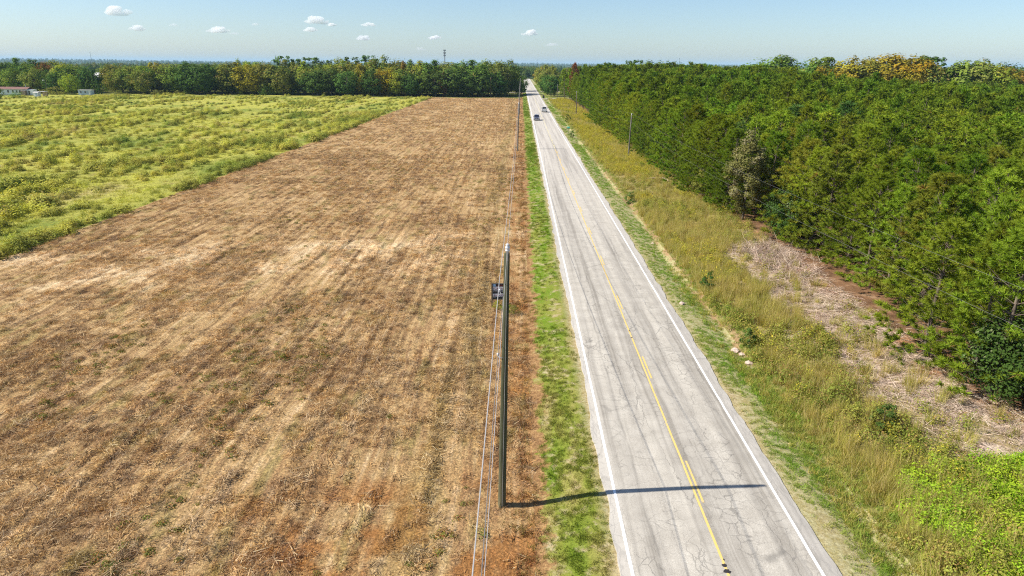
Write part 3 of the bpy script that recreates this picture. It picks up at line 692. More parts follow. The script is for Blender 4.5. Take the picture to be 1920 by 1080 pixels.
# cut brush: bleached sticks on the ground along the wood's edge
M_STICK = foliage('bleached_stick', (0.47, 0.355, 0.265), (0.60, 0.475, 0.37), (0.26, 0.17, 0.11), 0.8, 0.5, 0.0, 0.4)
def sticks(seed, n=40, R=0.7, up=0.12):
    r = np.random.default_rng(seed); base = np.stack([r.uniform(-R, R, n), r.uniform(-R, R, n), r.uniform(0.0, 0.1, n)], -1)
    d = norm(np.stack([r.normal(size=n), r.normal(size=n), np.abs(r.normal(0, up, n)) + 0.02], -1))
    return soup('cut_sticks', blades(base, d, r.uniform(0.2, 0.9, n), r.uniform(0.012, 0.03, n), r), 3, M_STICK, r.random(n))
P = sample(17.6, 26, 26, 68, lambda y: 5.0, hgt, lambda X, Y: np.where(cut(X, Y) < 0.5, np.clip(0.6 + 0.5 * vn(X, Y, 0.5), 0.1, 1), 0.0))
scatter('cut_brush', P, [sticks(240 + s) for s in range(5)], 'bleached cut brush strewn on bare earth beside the pines', size=(0.7, 1.3))
P = sample(17.6, 26, 20, 68, lambda y: 4.5, hgt, lambda X, Y: np.where(cut(X, Y) < 0.5, np.clip(0.22 + 0.7 * vn(X + 5, Y, 0.7), 0, 1), 0.0))
scatter('low_grass', P, [tuft_grass(260 + s, 46, 0.28, (0.08, 0.25), (0.012, 0.022), M_TALL, 0.8, 'low_tuft') for s in range(4)], 'low olive grass patches on the cut over ground', size=(0.7, 1.5))
c0 = np.array(gp(1450, 486)); P = np.column_stack([c0[0] + rng.normal(0, 1.2, 150), c0[1] + rng.normal(0, 3.0, 150)]); P = np.column_stack([P, hgt(P[:, 0], P[:, 1])])
scatter('brush_pile', P, [sticks(270 + s, 60, 0.5, 0.7) for s in range(4)], 'grey heap of dead branches at the wood edge', size=(0.8, 1.5), tilt=0.4)

# ----------------------------------------------------------------------------- trees
def bark(name, a, b):
    g = G(name); n = g.noise(g.vmul(g.obj(), (6, 6, 1.4)), 1.0, 5, 0.7)
    return g.done(g.ramp(n, [(0.3, a), (0.7, b)]), 0.95, 0.05, normal=g.bump(n, 0.6, 0.03))
M_PBARK = bark('pine_bark', (0.075, 0.055, 0.04), (0.22, 0.175, 0.14))
M_HBARK = bark('grey_bark', (0.075, 0.06, 0.045), (0.21, 0.18, 0.145))
M_NEEDLE = foliage('pine_needles', (0.150, 0.232, 0.020), (0.250, 0.305, 0.028), (0.26, 0.165, 0.05), 0.955, 0.07, 0.30, 0.60, 0.018)
M_NEEDLE_FAR = foliage('pine_needles_far', (0.120, 0.192, 0.018), (0.185, 0.240, 0.022), (0.20, 0.15, 0.04), 0.97, 0.05, 0.28, 0.65, 0.02)
M_NEEDLE_BLUE = foliage('blue_pine_needles', (0.090, 0.170, 0.045), (0.120, 0.195, 0.045), (0.26, 0.16, 0.05), 0.96, 0.05, 0.28, 0.3)
M_NEEDLE_PALE = foliage('yellow_pine_needles', (0.200, 0.235, 0.025), (0.240, 0.255, 0.032), (0.30, 0.19, 0.05), 0.92, 0.05, 0.3, 0.3)
M_NEEDLE_DEAD = foliage('dead_needles', (0.25, 0.12, 0.05), (0.31, 0.15, 0.065), (0.20, 0.09, 0.05), 0.8, 0.3, 0.2)

def pine_meshes(seed, H, R, tufts=4, nb=48, bl=(0.26, 0.44), bw=0.050, low=0.16, mat=M_NEEDLE, skirt=0.6):
    """trunk with limbs, and a crown of needle brushes at the limb ends"""
    r = np.random.default_rng(seed); tb = MB()
    lean = r.normal(0, 0.012, 2) * H
    def axis(t): return np.array([lean[0] * t * t + 0.06 * math.sin(5 * t + seed), lean[1] * t * t + 0.06 * math.cos(4 * t + seed), H * t])
    tb.tube([axis(t) for t in (0, 0.03, 0.25, 0.5, 0.75, 0.97)], [0.17, 0.125, 0.105, 0.08, 0.045, 0.012], 7)
    C, A, S = [], [], []
    t = low
    while t < 0.955:
        u = (t - low) / (1 - low)
        Rl = R * (skirt + (1 - skirt) * min(1, u / 0.25)) * (1 - max(0, u - 0.25) / 0.75) ** 0.72 + 0.25
        k = int(r.integers(4, 7)); ph = r.uniform(0, 2 * PI)
        for j in range(k):
            a = ph + 2 * PI * j / k + r.normal(0, 0.25); L = Rl * r.uniform(0.65, 1.12)
            el = math.radians(np.interp(u, [0, 0.3, 0.7, 1], [2, 20, 38, 60]) + r.normal(0, 7))
            o = axis(t); h = np.array([math.cos(a), math.sin(a), 0.0])
            def pt(s): return o + h * L * s * math.cos(el) + np.array([0, 0, L * (s * math.sin(el) + 0.22 * s * s)])
            tb.tube([pt(0), pt(0.5), pt(0.97)], [0.022 + 0.006 * L, 0.014, 0.006], 4, False)
            m_ = max(2, int(round(tufts * (0.5 + 0.5 * L / R))))
            for q in range(m_):
                s = 1.0 if q == 0 else r.uniform(0.40, 1.0)
                side = 0 if q == 0 else r.normal(0, 0.26) * (0.4 + L * 0.35)
                p = pt(s) + np.array([-h[1], h[0], 0]) * side + np.array([0, 0, r.normal(0, 0.06) + 0.04])
                C.append(p); A.append(norm(h * 0.8 + np.array([-h[1], h[0], 0]) * np.sign(side) * 0.5 * (q > 0) + np.array([0, 0, 0.75]))); S.append(r.uniform(0.75, 1.15))
        t += r.uniform(0.045, 0.075) * 11 / H
    for q in range(4):
        C.append(axis(1.0) + r.normal(0, 0.12, 3) - np.array([0, 0, 0.2 * q])); A.append(np.array([0, 0, 1.0])); S.append(0.9)
    # dead limb stubs under the crown
    for q in range(9):
        tt = r.uniform(0.08, low + 0.05); a = r.uniform(0, 2 * PI); o = axis(tt); L = r.uniform(0.3, 1.3)
        tb.tube([o, o + np.array([math.cos(a) * L, math.sin(a) * L, r.uniform(-0.2, 0.3) * L])], [0.02, 0.006], 4, False)
    C = np.array(C); A = np.array(A); S = np.array(S); n = len(C)
    c = np.repeat(C, nb, 0); ax = np.repeat(A, nb, 0); s = np.repeat(S, nb)
    d = norm(ax * 0.95 + unit(n * nb, r)); c = c + ax * r.uniform(-0.10, 0.10, (n * nb, 1))
    tint = np.clip(np.repeat(r.random(n), nb) * 0.9 + 0.1 * r.random(n * nb), 0, 1)
    crown = soup('crown', blades(c, d, r.uniform(*bl, n * nb) * s, bw, r), 3, mat, tint)
    return tb.mesh('trunk', M_PBARK, True), crown

def hard_meshes(seed, H, R, clumps=70, per=18, leaf=(0.2, 0.4), crown_from=0.18, shape='round', mat=None, trunk_r=None, cr=0.30):
    """broadleaf tree: tapered trunk, limbs to the leaf clumps, a lumpy open crown of separate leaf faces"""
    r = np.random.default_rng(seed); tb = MB(); tr = trunk_r or 0.022 * H
    zc0 = H * crown_from
    tb.tube([(0, 0, -0.2), (0, 0, 0.04 * H), (0.02 * H * r.normal(), 0.02 * H * r.normal(), H * 0.4), (0.02 * H * r.normal(), 0.02 * H * r.normal(), H * 0.78)], [tr * 1.5, tr, tr * 0.72, tr * 0.2], 7)
    C = []; k = 0
    lumps = unit(9, r)
    while len(C) < clumps and k < clumps * 20:
        k += 1
        v = unit(1, r)[0]; rad = r.uniform(0.35, 1.0) ** 0.6
        lump = 1 + 0.22 * np.max(lumps @ v) - 0.2
        u = v * rad * lump
        if shape == 'round': p = np.array([u[0] * R, u[1] * R, zc0 + (H - zc0) * (0.5 + 0.5 * u[2])])
        elif shape == 'tall':
            tz = 0.5 + 0.5 * u[2]; w = math.sin(PI * min(1, max(0, tz)) ** 0.75) * 0.9 + 0.12
            p = np.array([u[0] * R * w, u[1] * R * w, zc0 + (H - zc0) * tz])
        elif shape == 'cone':
            tz = r.random() ** 1.3; w = (1 - tz) ** 0.85 + 0.03; a = r.uniform(0, 2 * PI)
            p = np.array([math.cos(a) * R * w * rad, math.sin(a) * R * w * rad, zc0 + (H - zc0) * tz])
        elif shape == 'open':                                   # tall pine: high flat tufts on a bare stem
            tz = r.random(); w = 0.35 + 0.65 * math.sin(PI * (0.15 + 0.75 * tz)); a = r.uniform(0, 2 * PI)
            p = np.array([math.cos(a) * R * w * rad, math.sin(a) * R * w * rad, zc0 + (H - zc0) * (0.05 + 0.95 * round(tz * 5 + r.normal(0, 0.2)) / 5.5)])
        else:                                                    # low bush
            p = np.array([u[0] * R, u[1] * R, max(0.05, H * (0.45 + 0.55 * u[2]))])
        C.append(p)
    C = np.array(C)
    if shape not in ('bush', 'cone'):
        for i in range(0, len(C), max(1, len(C) // 14)):
            z0 = min(C[i][2] * 0.7, H * r.uniform(0.25, 0.6)); tb.tube([(0, 0, z0), (C[i] * 0.55 + np.array([0, 0, z0 * 0.5]))[:3], C[i]], [tr * 0.38, tr * 0.25, tr * 0.08], 4, False)
    size = cr * R * r.uniform(0.65, 1.2, len(C))
    uo = unit(len(C) * per, r); c = np.repeat(C, per, 0) + uo * (np.repeat(size, per) * r.random(len(C) * per) ** 0.30)[:, None] * np.array([1, 1, 0.75])
    mid_ = np.array([0, 0, H * 0.45]); uo = uo + 0.9 * norm(np.repeat(C, per, 0) - mid_)
    c[:, 2] = np.maximum(c[:, 2], 0.03)
    tint = np.clip(np.repeat(r.random(len(C)), per) * 0.75 + 0.25 * r.random(len(c)), 0, 1)
    return tb.mesh('trunk', M_HBARK, True), soup('crown', leaves(c, r.uniform(*leaf, len(c)), r, 0.2, 0.62, uo), 4, mat, tint)

def plant(name, label, cat, meshes, loc, rz=0.0, s=(1, 1, 1), mat=None, group=None):
    """one tree: an Empty at its foot, trunk and crown as its parts (meshes shared, crown material per tree)"""
    t = empty(name, loc, rz); t.scale = s if hasattr(s, '__len__') else (s, s, s); tag(t, label, cat, group)
    link(bpy.data.objects.new('trunk', meshes[0]), t)
    c = link(bpy.data.objects.new('crown', meshes[1]), t)
    if mat is not None:
        c.material_slots[0].link = 'OBJECT'; c.material_slots[0].material = mat
    return t

# --- the pine plantation right of the road: planted rows with gaps
NEAR_P = [pine_meshes(s, 11.0, 2.4, tufts=5) for s in range(7)]
EDGE_P = [pine_meshes(20 + s, 11.0, 2.9, tufts=7, low=0.03, skirt=0.95) for s in range(4)]                 # branched nearly to the ground on the open side
MID_P = [pine_meshes(40 + s, 11.0, 2.4, tufts=4, nb=15, bl=(0.32, 0.54), bw=0.11, mat=M_NEEDLE) for s in range(5)]
FAR_P = [pine_meshes(60 + s, 11.0, 2.4, tufts=5, nb=7, bl=(0.45, 0.8), bw=0.20, mat=M_NEEDLE_FAR) for s in range(5)]

pts = []
row = 0; X = 22.6
while X < 430:
    yy = 20 + rng.uniform(0, 2.5)
    while yy < 372:
        pts.append((X + rng.normal(0, 0.45), yy + rng.normal(0, 0.4), row)); yy += rng.uniform(2.7, 4.2)
    X += 3.45; row += 1
pts = np.array(pts)
Xp, Yp = pts[:, 0], pts[:, 1]
EY, EX = [20, 30, 38, 47, 61, 69, 79, 89, 109, 139, 171, 255, 350], [25.4, 25.5, 25.1, 26.6, 26.9, 26.2, 26.2, 25.0, 24.0, 25.4, 25.2, 24.5, 22.8]
edge_x = np.interp(Yp, EY, EX)
back_y = np.interp(Xp, [110, 150], [372, 292])
keep = (Xp > edge_x) & (Yp < back_y) & inview(Xp, Yp, 260, 8.0) & (Xp < 0.80 * Yp + 60)
# a dark gap running into the wood beside the pale broadleaf tree
lane = np.abs(Yp - (73.5 + (Xp - 25) * 0.15)) < 3.4
keep &= ~(lane & (Xp < 52))
keep &= rng.random(len(pts)) > 0.07
pts = pts[keep]; Xp, Yp = pts[:, 0], pts[:, 1]
Hp = np.interp(Yp, [20, 60, 150, 300], [9.2, 9.4, 10.6, 13.6]) * np.clip(rng.normal(1, 0.095, len(pts)), 0.78, 1.17) + 0.35 * vn(Xp, Yp, 0.08)
Hp = Hp * np.interp(Xp, [90, 150], [1.0, 0.70]) * np.where((Xp < 28) & (Yp > 265) & (Yp < 343), 0.78, 1.0)
dist = np.hypot(np.hypot(Xp, Yp), CAM_H)
first = {}
for i, (x, y, rw) in enumerate(pts):                                                # the outermost tree of each stretch is an edge tree
    k = int(y / 2.6); 
    if k not in first or x < pts[first[k]][0]: first[k] = i
edge_set = set(first.values())
# the 300 that show largest: inside the frame, the nearest first, edge trees counted nearer
inside = np.array([(-40 < proj((x, y, 7))[0] < 1990) for x, y, _ in pts])
score = dist * np.where([i in edge_set for i in range(len(pts))], 0.6, 1.0) + np.where(inside, 0, 1e4)
order = np.argsort(score); single = order[:300]; rest = order[300:]
def pine_where(x, y, i):
    if i in edge_set:
        if y < 45: return 'front row pine beside the bleached cut brush', 'front row pines beside the cut brush'
        if y < 72: return 'front row pine behind the grey brush heap and yellow weeds', 'front row pines behind the brush heap'
        if y < 115: return 'front row pine beside the dark gap into the plantation', 'front row pines by the dark gap'
        if y < 180: return 'front row pine behind the first pole right of the road', 'front row pines behind the right hand pole'
        return 'distant front row pine along the far goldenrod strip', 'front row pines along the far strip'
    if x < edge_set_x(y) + 8:
        if y < 60: return 'second rank pine near the cut brush', 'second rank pines near the cut brush'
        return 'second rank pine beyond the brush heap', 'second rank pines beyond the brush heap'
    px = proj((x, y, 9))[0]
    where = 'left of the pale broadleaf tree' if px < 1330 else 'behind the pale broadleaf tree' if px < 1470 else 'above the grey brush heap' if px < 1640 else 'above the cut brush' if px < 1800 else 'at the right photo edge'
    deep = 'near' if y < 55 else 'middle' if y < 80 else 'far'
    size = 'taller' if Hp[i] / np.interp(y, [20, 60, 150, 300], [9.2, 9.4, 10.6, 13.6]) > 1.05 else 'shorter' if Hp[i] / np.interp(y, [20, 60, 150, 300], [9.2, 9.4, 10.6, 13.6]) < 0.95 else 'even'
    return f'{size} pine in the {deep} ranks {where}', f'{size} {deep} plantation pines {where}'
def edge_set_x(y): return float(np.interp(y, EY, EX))
dead_at = None
for n_, i in enumerate(single):
    x, y, _ = pts[i]; e = i in edge_set
    ms = EDGE_P[int(rng.integers(4))] if e else (NEAR_P[int(rng.integers(7))] if dist[i] < 95 else MID_P[int(rng.integers(5))])
    lb, gr = pine_where(x, y, i)
    mat = None
    q = rng.random()
    if q < 0.03: mat = M_NEEDLE_BLUE; lb = lb.replace('pine', 'blue green pine', 1) if 'pine' in lb else lb; gr = 'blue green ' + gr
    elif q < 0.13: mat = M_NEEDLE_PALE; lb = lb.replace('pine', 'yellowish pine', 1); gr = 'yellowish ' + gr
    lb = lb.replace('green yellowish', 'yellowish').replace('bushy green blue', 'bushy blue').replace('green blue green', 'blue green')
    s = Hp[i] / 11.0; w = s * rng.uniform(1.12, 1.5)
    plant('pine_tree', lb, 'pine tree', ms, (x, y, float(hgt(x, y)) - 0.05), rng.uniform(0, 2 * PI), (w, w, s), mat, gr)
R_ = pts[rest]
mid = dist[rest] < 150
for sel, vv, nm in ((mid, MID_P, 'plantation pines standing behind the nearest ranks'), (~mid, FAR_P, 'pine plantation stretching to the far end of the road')):
    idx = rest[sel]
    meshes_ = []
    for tr, crn in vv:                                           # trunk and crown together for the mass
        o1 = crn; meshes_.append((tr, crn))
    P = np.column_stack([pts[idx][:, 0], pts[idx][:, 1], hgt(pts[idx][:, 0], pts[idx][:, 1])])
    s = Hp[idx] / 11.0 * 1.06
    joined = []
    for k, (tr, crn) in enumerate(meshes_):
        bm = bmesh.new(); bm.from_mesh(crn); nface = len(bm.faces)
        lay = bm.faces.layers.float.get('tint')
        bm.from_mesh(tr); bm.faces.ensure_lookup_table()
        for f in bm.faces[nface:]: f.material_index = 1
        me_ = bpy.data.meshes.new('pine'); bm.to_mesh(me_); bm.free(); me_.materials.append(crn.materials[0]); me_.materials.append(M_PBARK); joined.append(me_)
    scatter('pine_plantation', P, joined, nm, scales=s, tilt=0.02, flat=(0.95, 1.08))
# red-brown dead pine near the far end
xd, zd = at_depth(1075, 116, 345)
plant('dead_pine', 'single rust red dead pine standing above the far green pines', 'pine tree', FAR_P[0], (xd + 1.0, 345, 0), 0.4, (1.25, 1.25, zd / 11.6), M_NEEDLE_DEAD)

# --- broadleaf colours
F = {
 'dark': foliage('dark_leaf', (0.064, 0.119, 0.025), (0.096, 0.161, 0.034), (0.189, 0.211, 0.064), 0.9, 0.05, 0.22, 0.4),
 'mid': foliage('mid_leaf', (0.126, 0.206, 0.034), (0.180, 0.254, 0.043), (0.318, 0.295, 0.064), 0.88, 0.05, 0.28, 0.4),
 'olive': foliage('olive_leaf', (0.187, 0.215, 0.040), (0.240, 0.240, 0.054), (0.356, 0.269, 0.090), 0.85, 0.05, 0.28, 0.4),
 'lime': foliage('lime_leaf', (0.242, 0.311, 0.035), (0.302, 0.346, 0.044), (0.434, 0.380, 0.053), 0.85, 0.08, 0.3, 0.3),
 'yellow': foliage('yellow_leaf', (0.294, 0.245, 0.026), (0.355, 0.283, 0.037), (0.172, 0.172, 0.037), 0.75, 0.08, 0.3, 0.3),
 'gold': foliage('golden_leaf', (0.396, 0.284, 0.020), (0.334, 0.257, 0.022), (0.201, 0.190, 0.034), 0.7, 0.08, 0.3, 0.3),
 'orange': foliage('orange_leaf', (0.275, 0.143, 0.035), (0.310, 0.177, 0.040), (0.150, 0.138, 0.035), 0.7, 0.1, 0.3, 0.3),
 'red': foliage('red_leaf', (0.278, 0.076, 0.044), (0.329, 0.113, 0.051), (0.127, 0.113, 0.038), 0.8, 0.1, 0.25, 0.3),
 'pine': foliage('tall_pine_leaf', (0.082, 0.143, 0.036), (0.110, 0.179, 0.041), None, 0.9, 0.05, 0.22, 0.4),
 'pale': foliage('pale_leaf', (0.153, 0.153, 0.048), (0.188, 0.180, 0.057), (0.290, 0.255, 0.140), 0.72, 0.3, 0.3, 0.3),
 'holly': foliage('glossy_leaf', (0.043, 0.093, 0.018), (0.059, 0.110, 0.024), (0.161, 0.185, 0.085), 0.86, 0.3, 0.2, 0.3),
}
TREES = {sh: [hard_meshes(300 + 10 * j + s, 10.0, {'round': 4.4, 'tall': 3.2, 'cone': 2.2, 'open': 2.6}[sh], {'round': 120, 'tall': 110, 'cone': 90, 'open': 34}[sh], {'round': 24, 'tall': 22, 'cone': 18, 'open': 26}[sh],
              (0.17, 0.36), {'round': 0.05, 'tall': 0.04, 'cone': 0.03, 'open': 0.5}[sh], sh, F['mid'], cr=0.27) for s in range(4)] for j, sh in enumerate(('round', 'tall', 'cone', 'open'))}
BUSH = [hard_meshes(380 + s, 3.0, 2.0, 40, 18, (0.08, 0.17), 0.0, 'bush', F['mid'], 0.05, 0.34) for s in range(5)]

def tree_px(px, ytop, Y, colr, shape, label, group=None, wide=1.0, name='broadleaf_tree', cat='tree'):
    """a tree standing at distance Y whose top reaches the given height over the horizon"""
    x, zt = at_depth(px, ytop, Y); z0 = float(ground_h(np.array(x), np.array(float(Y)))) if Y > 383 else float(hgt(x, Y))
    h = max(2.5, zt - z0); s = h / 10.0
    k = int(rng.integers(4)); w = s * wide * rng.uniform(0.9, 1.12)
    return plant(name, label, cat, TREES[shape][k], (x, Y, z0 - 0.1), rng.uniform(0, 2 * PI), (w, w, s), F[colr], group)
COLW = {'dark': 'dark green', 'mid': 'mid green', 'olive': 'olive green', 'lime': 'bright lime green', 'yellow': 'yellowing', 'gold': 'golden yellow', 'orange': 'orange tinged', 'red': 'rust red', 'pine': 'tall thin topped'}
SHW = {'round': 'broad crowned tree', 'tall': 'tall narrow tree', 'cone': 'conical cedar', 'open': 'pine'}
def zone(px):
    if px < 66: return 'behind the white mobile home'
    if px < 150: return 'behind the white shed'
    if px < 215: return 'behind the pale blue trailer'
    if px < 350: return 'at the weedy field back left'
    if px < 480: return 'at the weedy field back centre'
    if px < 620: return 'behind the rounded shrubs'
    if px < 760: return 'at the weedy field back right'
    if px < 880: return 'behind the mown field corner'
    if px < 1000: return 'left of the far road'
    if px < 1060: return 'right of the far road'
    if px < 1300: return 'behind the pine plantation, left'
    if px < 1570: return 'behind the pine plantation, middle'
    if px < 1650: return 'left in the golden clump'
    if px < 1765: return 'right in the golden clump'
    return 'behind the plantation at its right end'
# anchors read off the photograph: picture x, top, distance, colour, shape, width
anchors = [
 (8, 114, 430, 'dark', 'round', 1.1), (28, 108, 445, 'mid', 'tall', 1.0), (45, 116, 425, 'mid', 'round', 1.1), (62, 111, 450, 'pine', 'open', 1.0), (20, 128, 405, 'mid', 'round', 1.2), (60, 128, 400, 'olive', 'round', 1.2),
 (81, 117, 432, 'orange', 'round', 0.9), (98, 113, 440, 'olive', 'round', 1.0), (118, 118, 420, 'lime', 'round', 1.1), (139, 122, 412, 'mid', 'round', 1.2), (160, 125, 408, 'dark', 'round', 1.2), (95, 140, 396, 'dark', 'round', 1.1),
 (128, 138, 388, 'lime', 'round', 1.05), (104, 141, 399, 'dark', 'cone', 0.9), (150, 143, 396, 'dark', 'cone', 0.9), (163, 139, 395, 'dark', 'cone', 0.9), (172, 137, 394, 'dark', 'cone', 0.9), (180, 142, 392, 'dark', 'cone', 0.9),
 (208, 118, 430, 'olive', 'round', 1.1), (222, 124, 412, 'olive', 'round', 1.0), (237, 123, 405, 'olive', 'round', 1.1), (262, 129, 398, 'olive', 'round', 1.1), (281, 112, 420, 'yellow', 'tall', 0.9), (268, 121, 420, 'lime', 'round', 1.0),
 (302, 116, 415, 'olive', 'round', 1.2), (322, 117, 410, 'mid', 'round', 1.2), (345, 116, 412, 'dark', 'round', 1.1), (365, 116, 402, 'dark', 'round', 1.35), (388, 120, 408, 'dark', 'round', 1.2), (410, 117, 415, 'mid', 'round', 1.0),
 (428, 118, 408, 'olive', 'round', 1.1), (441, 116, 412, 'olive', 'tall', 1.1), (452, 111, 430, 'mid', 'round', 0.9), (464, 117, 405, 'yellow', 'round', 1.1), (476, 112, 428, 'lime', 'round', 1.0),
 (490, 116, 408, 'olive', 'round', 1.1), (508, 117, 405, 'olive', 'tall', 1.2), (530, 104, 430, 'pine', 'open', 1.1), (541, 112, 425, 'olive', 'round', 1.0), (555, 110, 432, 'pine', 'open', 1.0), (568, 114, 410, 'lime', 'tall', 1.0), (580, 107, 428, 'pine', 'open', 1.2),
 (527, 128, 400, 'olive', 'round', 1.1), (600, 120, 408, 'mid', 'round', 1.0), (592, 127, 400, 'dark', 'round', 1.3), (618, 126, 402, 'dark', 'round', 1.2), (612, 112, 430, 'pine', 'open', 1.0), (633, 109, 420, 'lime', 'round', 1.0), (649, 130, 396, 'dark', 'round', 1.25),
 (658, 106, 428, 'pine', 'open', 1.1), (664, 113, 415, 'olive', 'round', 1.0), (675, 117, 400, 'yellow', 'tall', 1.0), (691, 103, 430, 'pine', 'open', 1.1), (700, 112, 420, 'olive', 'round', 1.0), (716, 105, 420, 'mid', 'round', 1.0), (698, 131, 396, 'dark', 'round', 1.2),
 (712, 129, 400, 'gold', 'round', 1.0), (728, 127, 402, 'gold', 'round', 1.1), (742, 133, 398, 'lime', 'round', 1.0), (746, 110, 418, 'olive', 'round', 1.0), (755, 114, 410, 'orange', 'tall', 0.8), (770, 111, 415, 'mid', 'tall', 1.1), (785, 110, 412, 'lime', 'tall', 1.1),
 (760, 126, 402, 'mid', 'round', 1.2), (800, 111, 410, 'mid', 'tall', 1.1), (815, 112, 412, 'mid', 'tall', 1.2), (832, 133, 399, 'red', 'tall', 0.7), (834, 112, 415, 'olive', 'round', 1.0), (851, 125, 401, 'dark', 'round', 1.45), (868, 114, 412, 'mid', 'round', 1.1),
 (885, 112, 410, 'mid', 'tall', 1.2), (898, 116, 405, 'mid', 'round', 1.2), (915, 112, 415, 'mid', 'round', 1.1), (932, 113, 412, 'olive', 'round', 1.1), (947, 112, 425, 'mid', 'round', 1.2), (960, 120, 470, 'dark', 'round', 1.0), (905, 134, 400, 'dark', 'round', 1.2), (930, 134, 404, 'dark', 'round', 1.2), (950, 132, 425, 'dark', 'round', 1.2),
 (790, 132, 399, 'mid', 'round', 1.2), (815, 131, 398, 'dark', 'round', 1.2), (770, 136, 396, 'dark', 'round', 1.1), (880, 131, 399, 'dark', 'round', 1.2),
 (977, 139, 437, 'mid', 'round', 0.95), (970, 146, 432, 'mid', 'round', 1.0),
 (1013, 129, 700, 'olive', 'round', 1.1), (1020, 124, 620, 'yellow', 'round', 1.1), (1022, 121, 560, 'olive', 'round', 1.1), (1035, 122, 520, 'olive', 'round', 0.8), (1028, 130, 500, 'olive', 'round', 1.1), (1021, 137, 480, 'mid', 'round', 0.9), (1027, 138, 428, 'dark', 'round', 1.15), (1034, 140, 405, 'dark', 'round', 0.9), (1040, 128, 410, 'olive', 'tall', 1.0),
 (1240, 113, 440, 'mid', 'round', 0.8), (1268, 115, 450, 'dark', 'round', 0.6),
 (1180, 113, 430, 'pine', 'open', 0.8), (1196, 112, 440, 'pine', 'open', 0.9), (1216, 114, 440, 'mid', 'round', 0.8),
 (1450, 105, 331, 'mid', 'round', 1.3), (1462, 106, 336, 'mid', 'round', 1.1), (1472, 107, 332, 'dark', 'round', 1.0), (1540, 106, 312, 'mid', 'open', 1.2), (1551, 107, 313, 'mid', 'open', 1.1), (1532, 113, 305, 'mid', 'round', 1.0), (1548, 123, 298, 'gold', 'round', 0.8),
 (1590, 109, 308, 'yellow', 'round', 1.2), (1608, 107, 308, 'yellow', 'round', 1.1), (1625, 109, 306, 'olive', 'round', 1.0), (1645, 104, 308, 'yellow', 'round', 1.1), (1662, 104, 307, 'yellow', 'round', 1.2), (1682, 102, 308, 'yellow', 'round', 1.2), (1702, 102, 308, 'gold', 'round', 1.1), (1720, 106, 306, 'yellow', 'round', 1.1), (1735, 107, 308, 'olive', 'round', 1.1),
 (1696, 130, 298, 'gold', 'round', 0.9), (1710, 128, 298, 'yellow', 'round', 1.0), (1756, 107, 312, 'dark', 'open', 1.2), (1740, 105, 315, 'dark', 'open', 1.0), (1748, 124, 301, 'olive', 'round', 1.0),
 (1800, 110, 301, 'mid', 'tall', 1.4), (1822, 108, 303, 'mid', 'round', 1.1), (1838, 112, 301, 'olive', 'round', 1.1), (1868, 121, 299, 'lime', 'round', 1.0), (1882, 122, 301, 'yellow', 'round', 1.0), (1905, 127, 303, 'orange', 'round', 1.1), (1918, 122, 315, 'dark', 'round', 1.2), (1890, 117, 350, 'dark', 'round', 1.2), (1860, 116, 357, 'dark', 'round', 1.1),
]
for (px, yt, Y, c, sh, w) in anchors:
    tree_px(px, yt, Y, c, sh, ' '.join(f'{COLW[c]} {SHW[sh]} {zone(px)}'.split()[:16]), f'{COLW[c]} {SHW[sh]}s {zone(px)}', w, 'cedar_tree' if sh == 'cone' else 'tall_pine' if sh == 'open' else 'broadleaf_tree')
# fill between them, lower and further back, so the wood edge closes
k = 0
for px in np.arange(-40, 950, 11.0):
    px = px + rng.uniform(-4, 4)
    if 158 < px < 208: continue
    c = rng.choice(['dark', 'mid', 'mid', 'olive', 'olive', 'dark']); Y = rng.uniform(404, 440)
    tree_px(px, rng.uniform(122, 134), Y, str(c), 'round', f'{COLW[str(c)]} understorey tree {zone(px)}', f'{COLW[str(c)]} understorey trees {zone(px)}', 1.25)
# trees closing the view at the far end of the road
for px, yt in ((958, 128), (968, 124), (978, 126), (986, 127), (994, 125), (1001, 128), (1009, 126), (1018, 124)):
    tree_px(px, yt, 940 + rng.uniform(0, 40), 'dark', 'round', 'dark distant tree closing the far end of the road', 'trees closing the end of the road', 1.3)

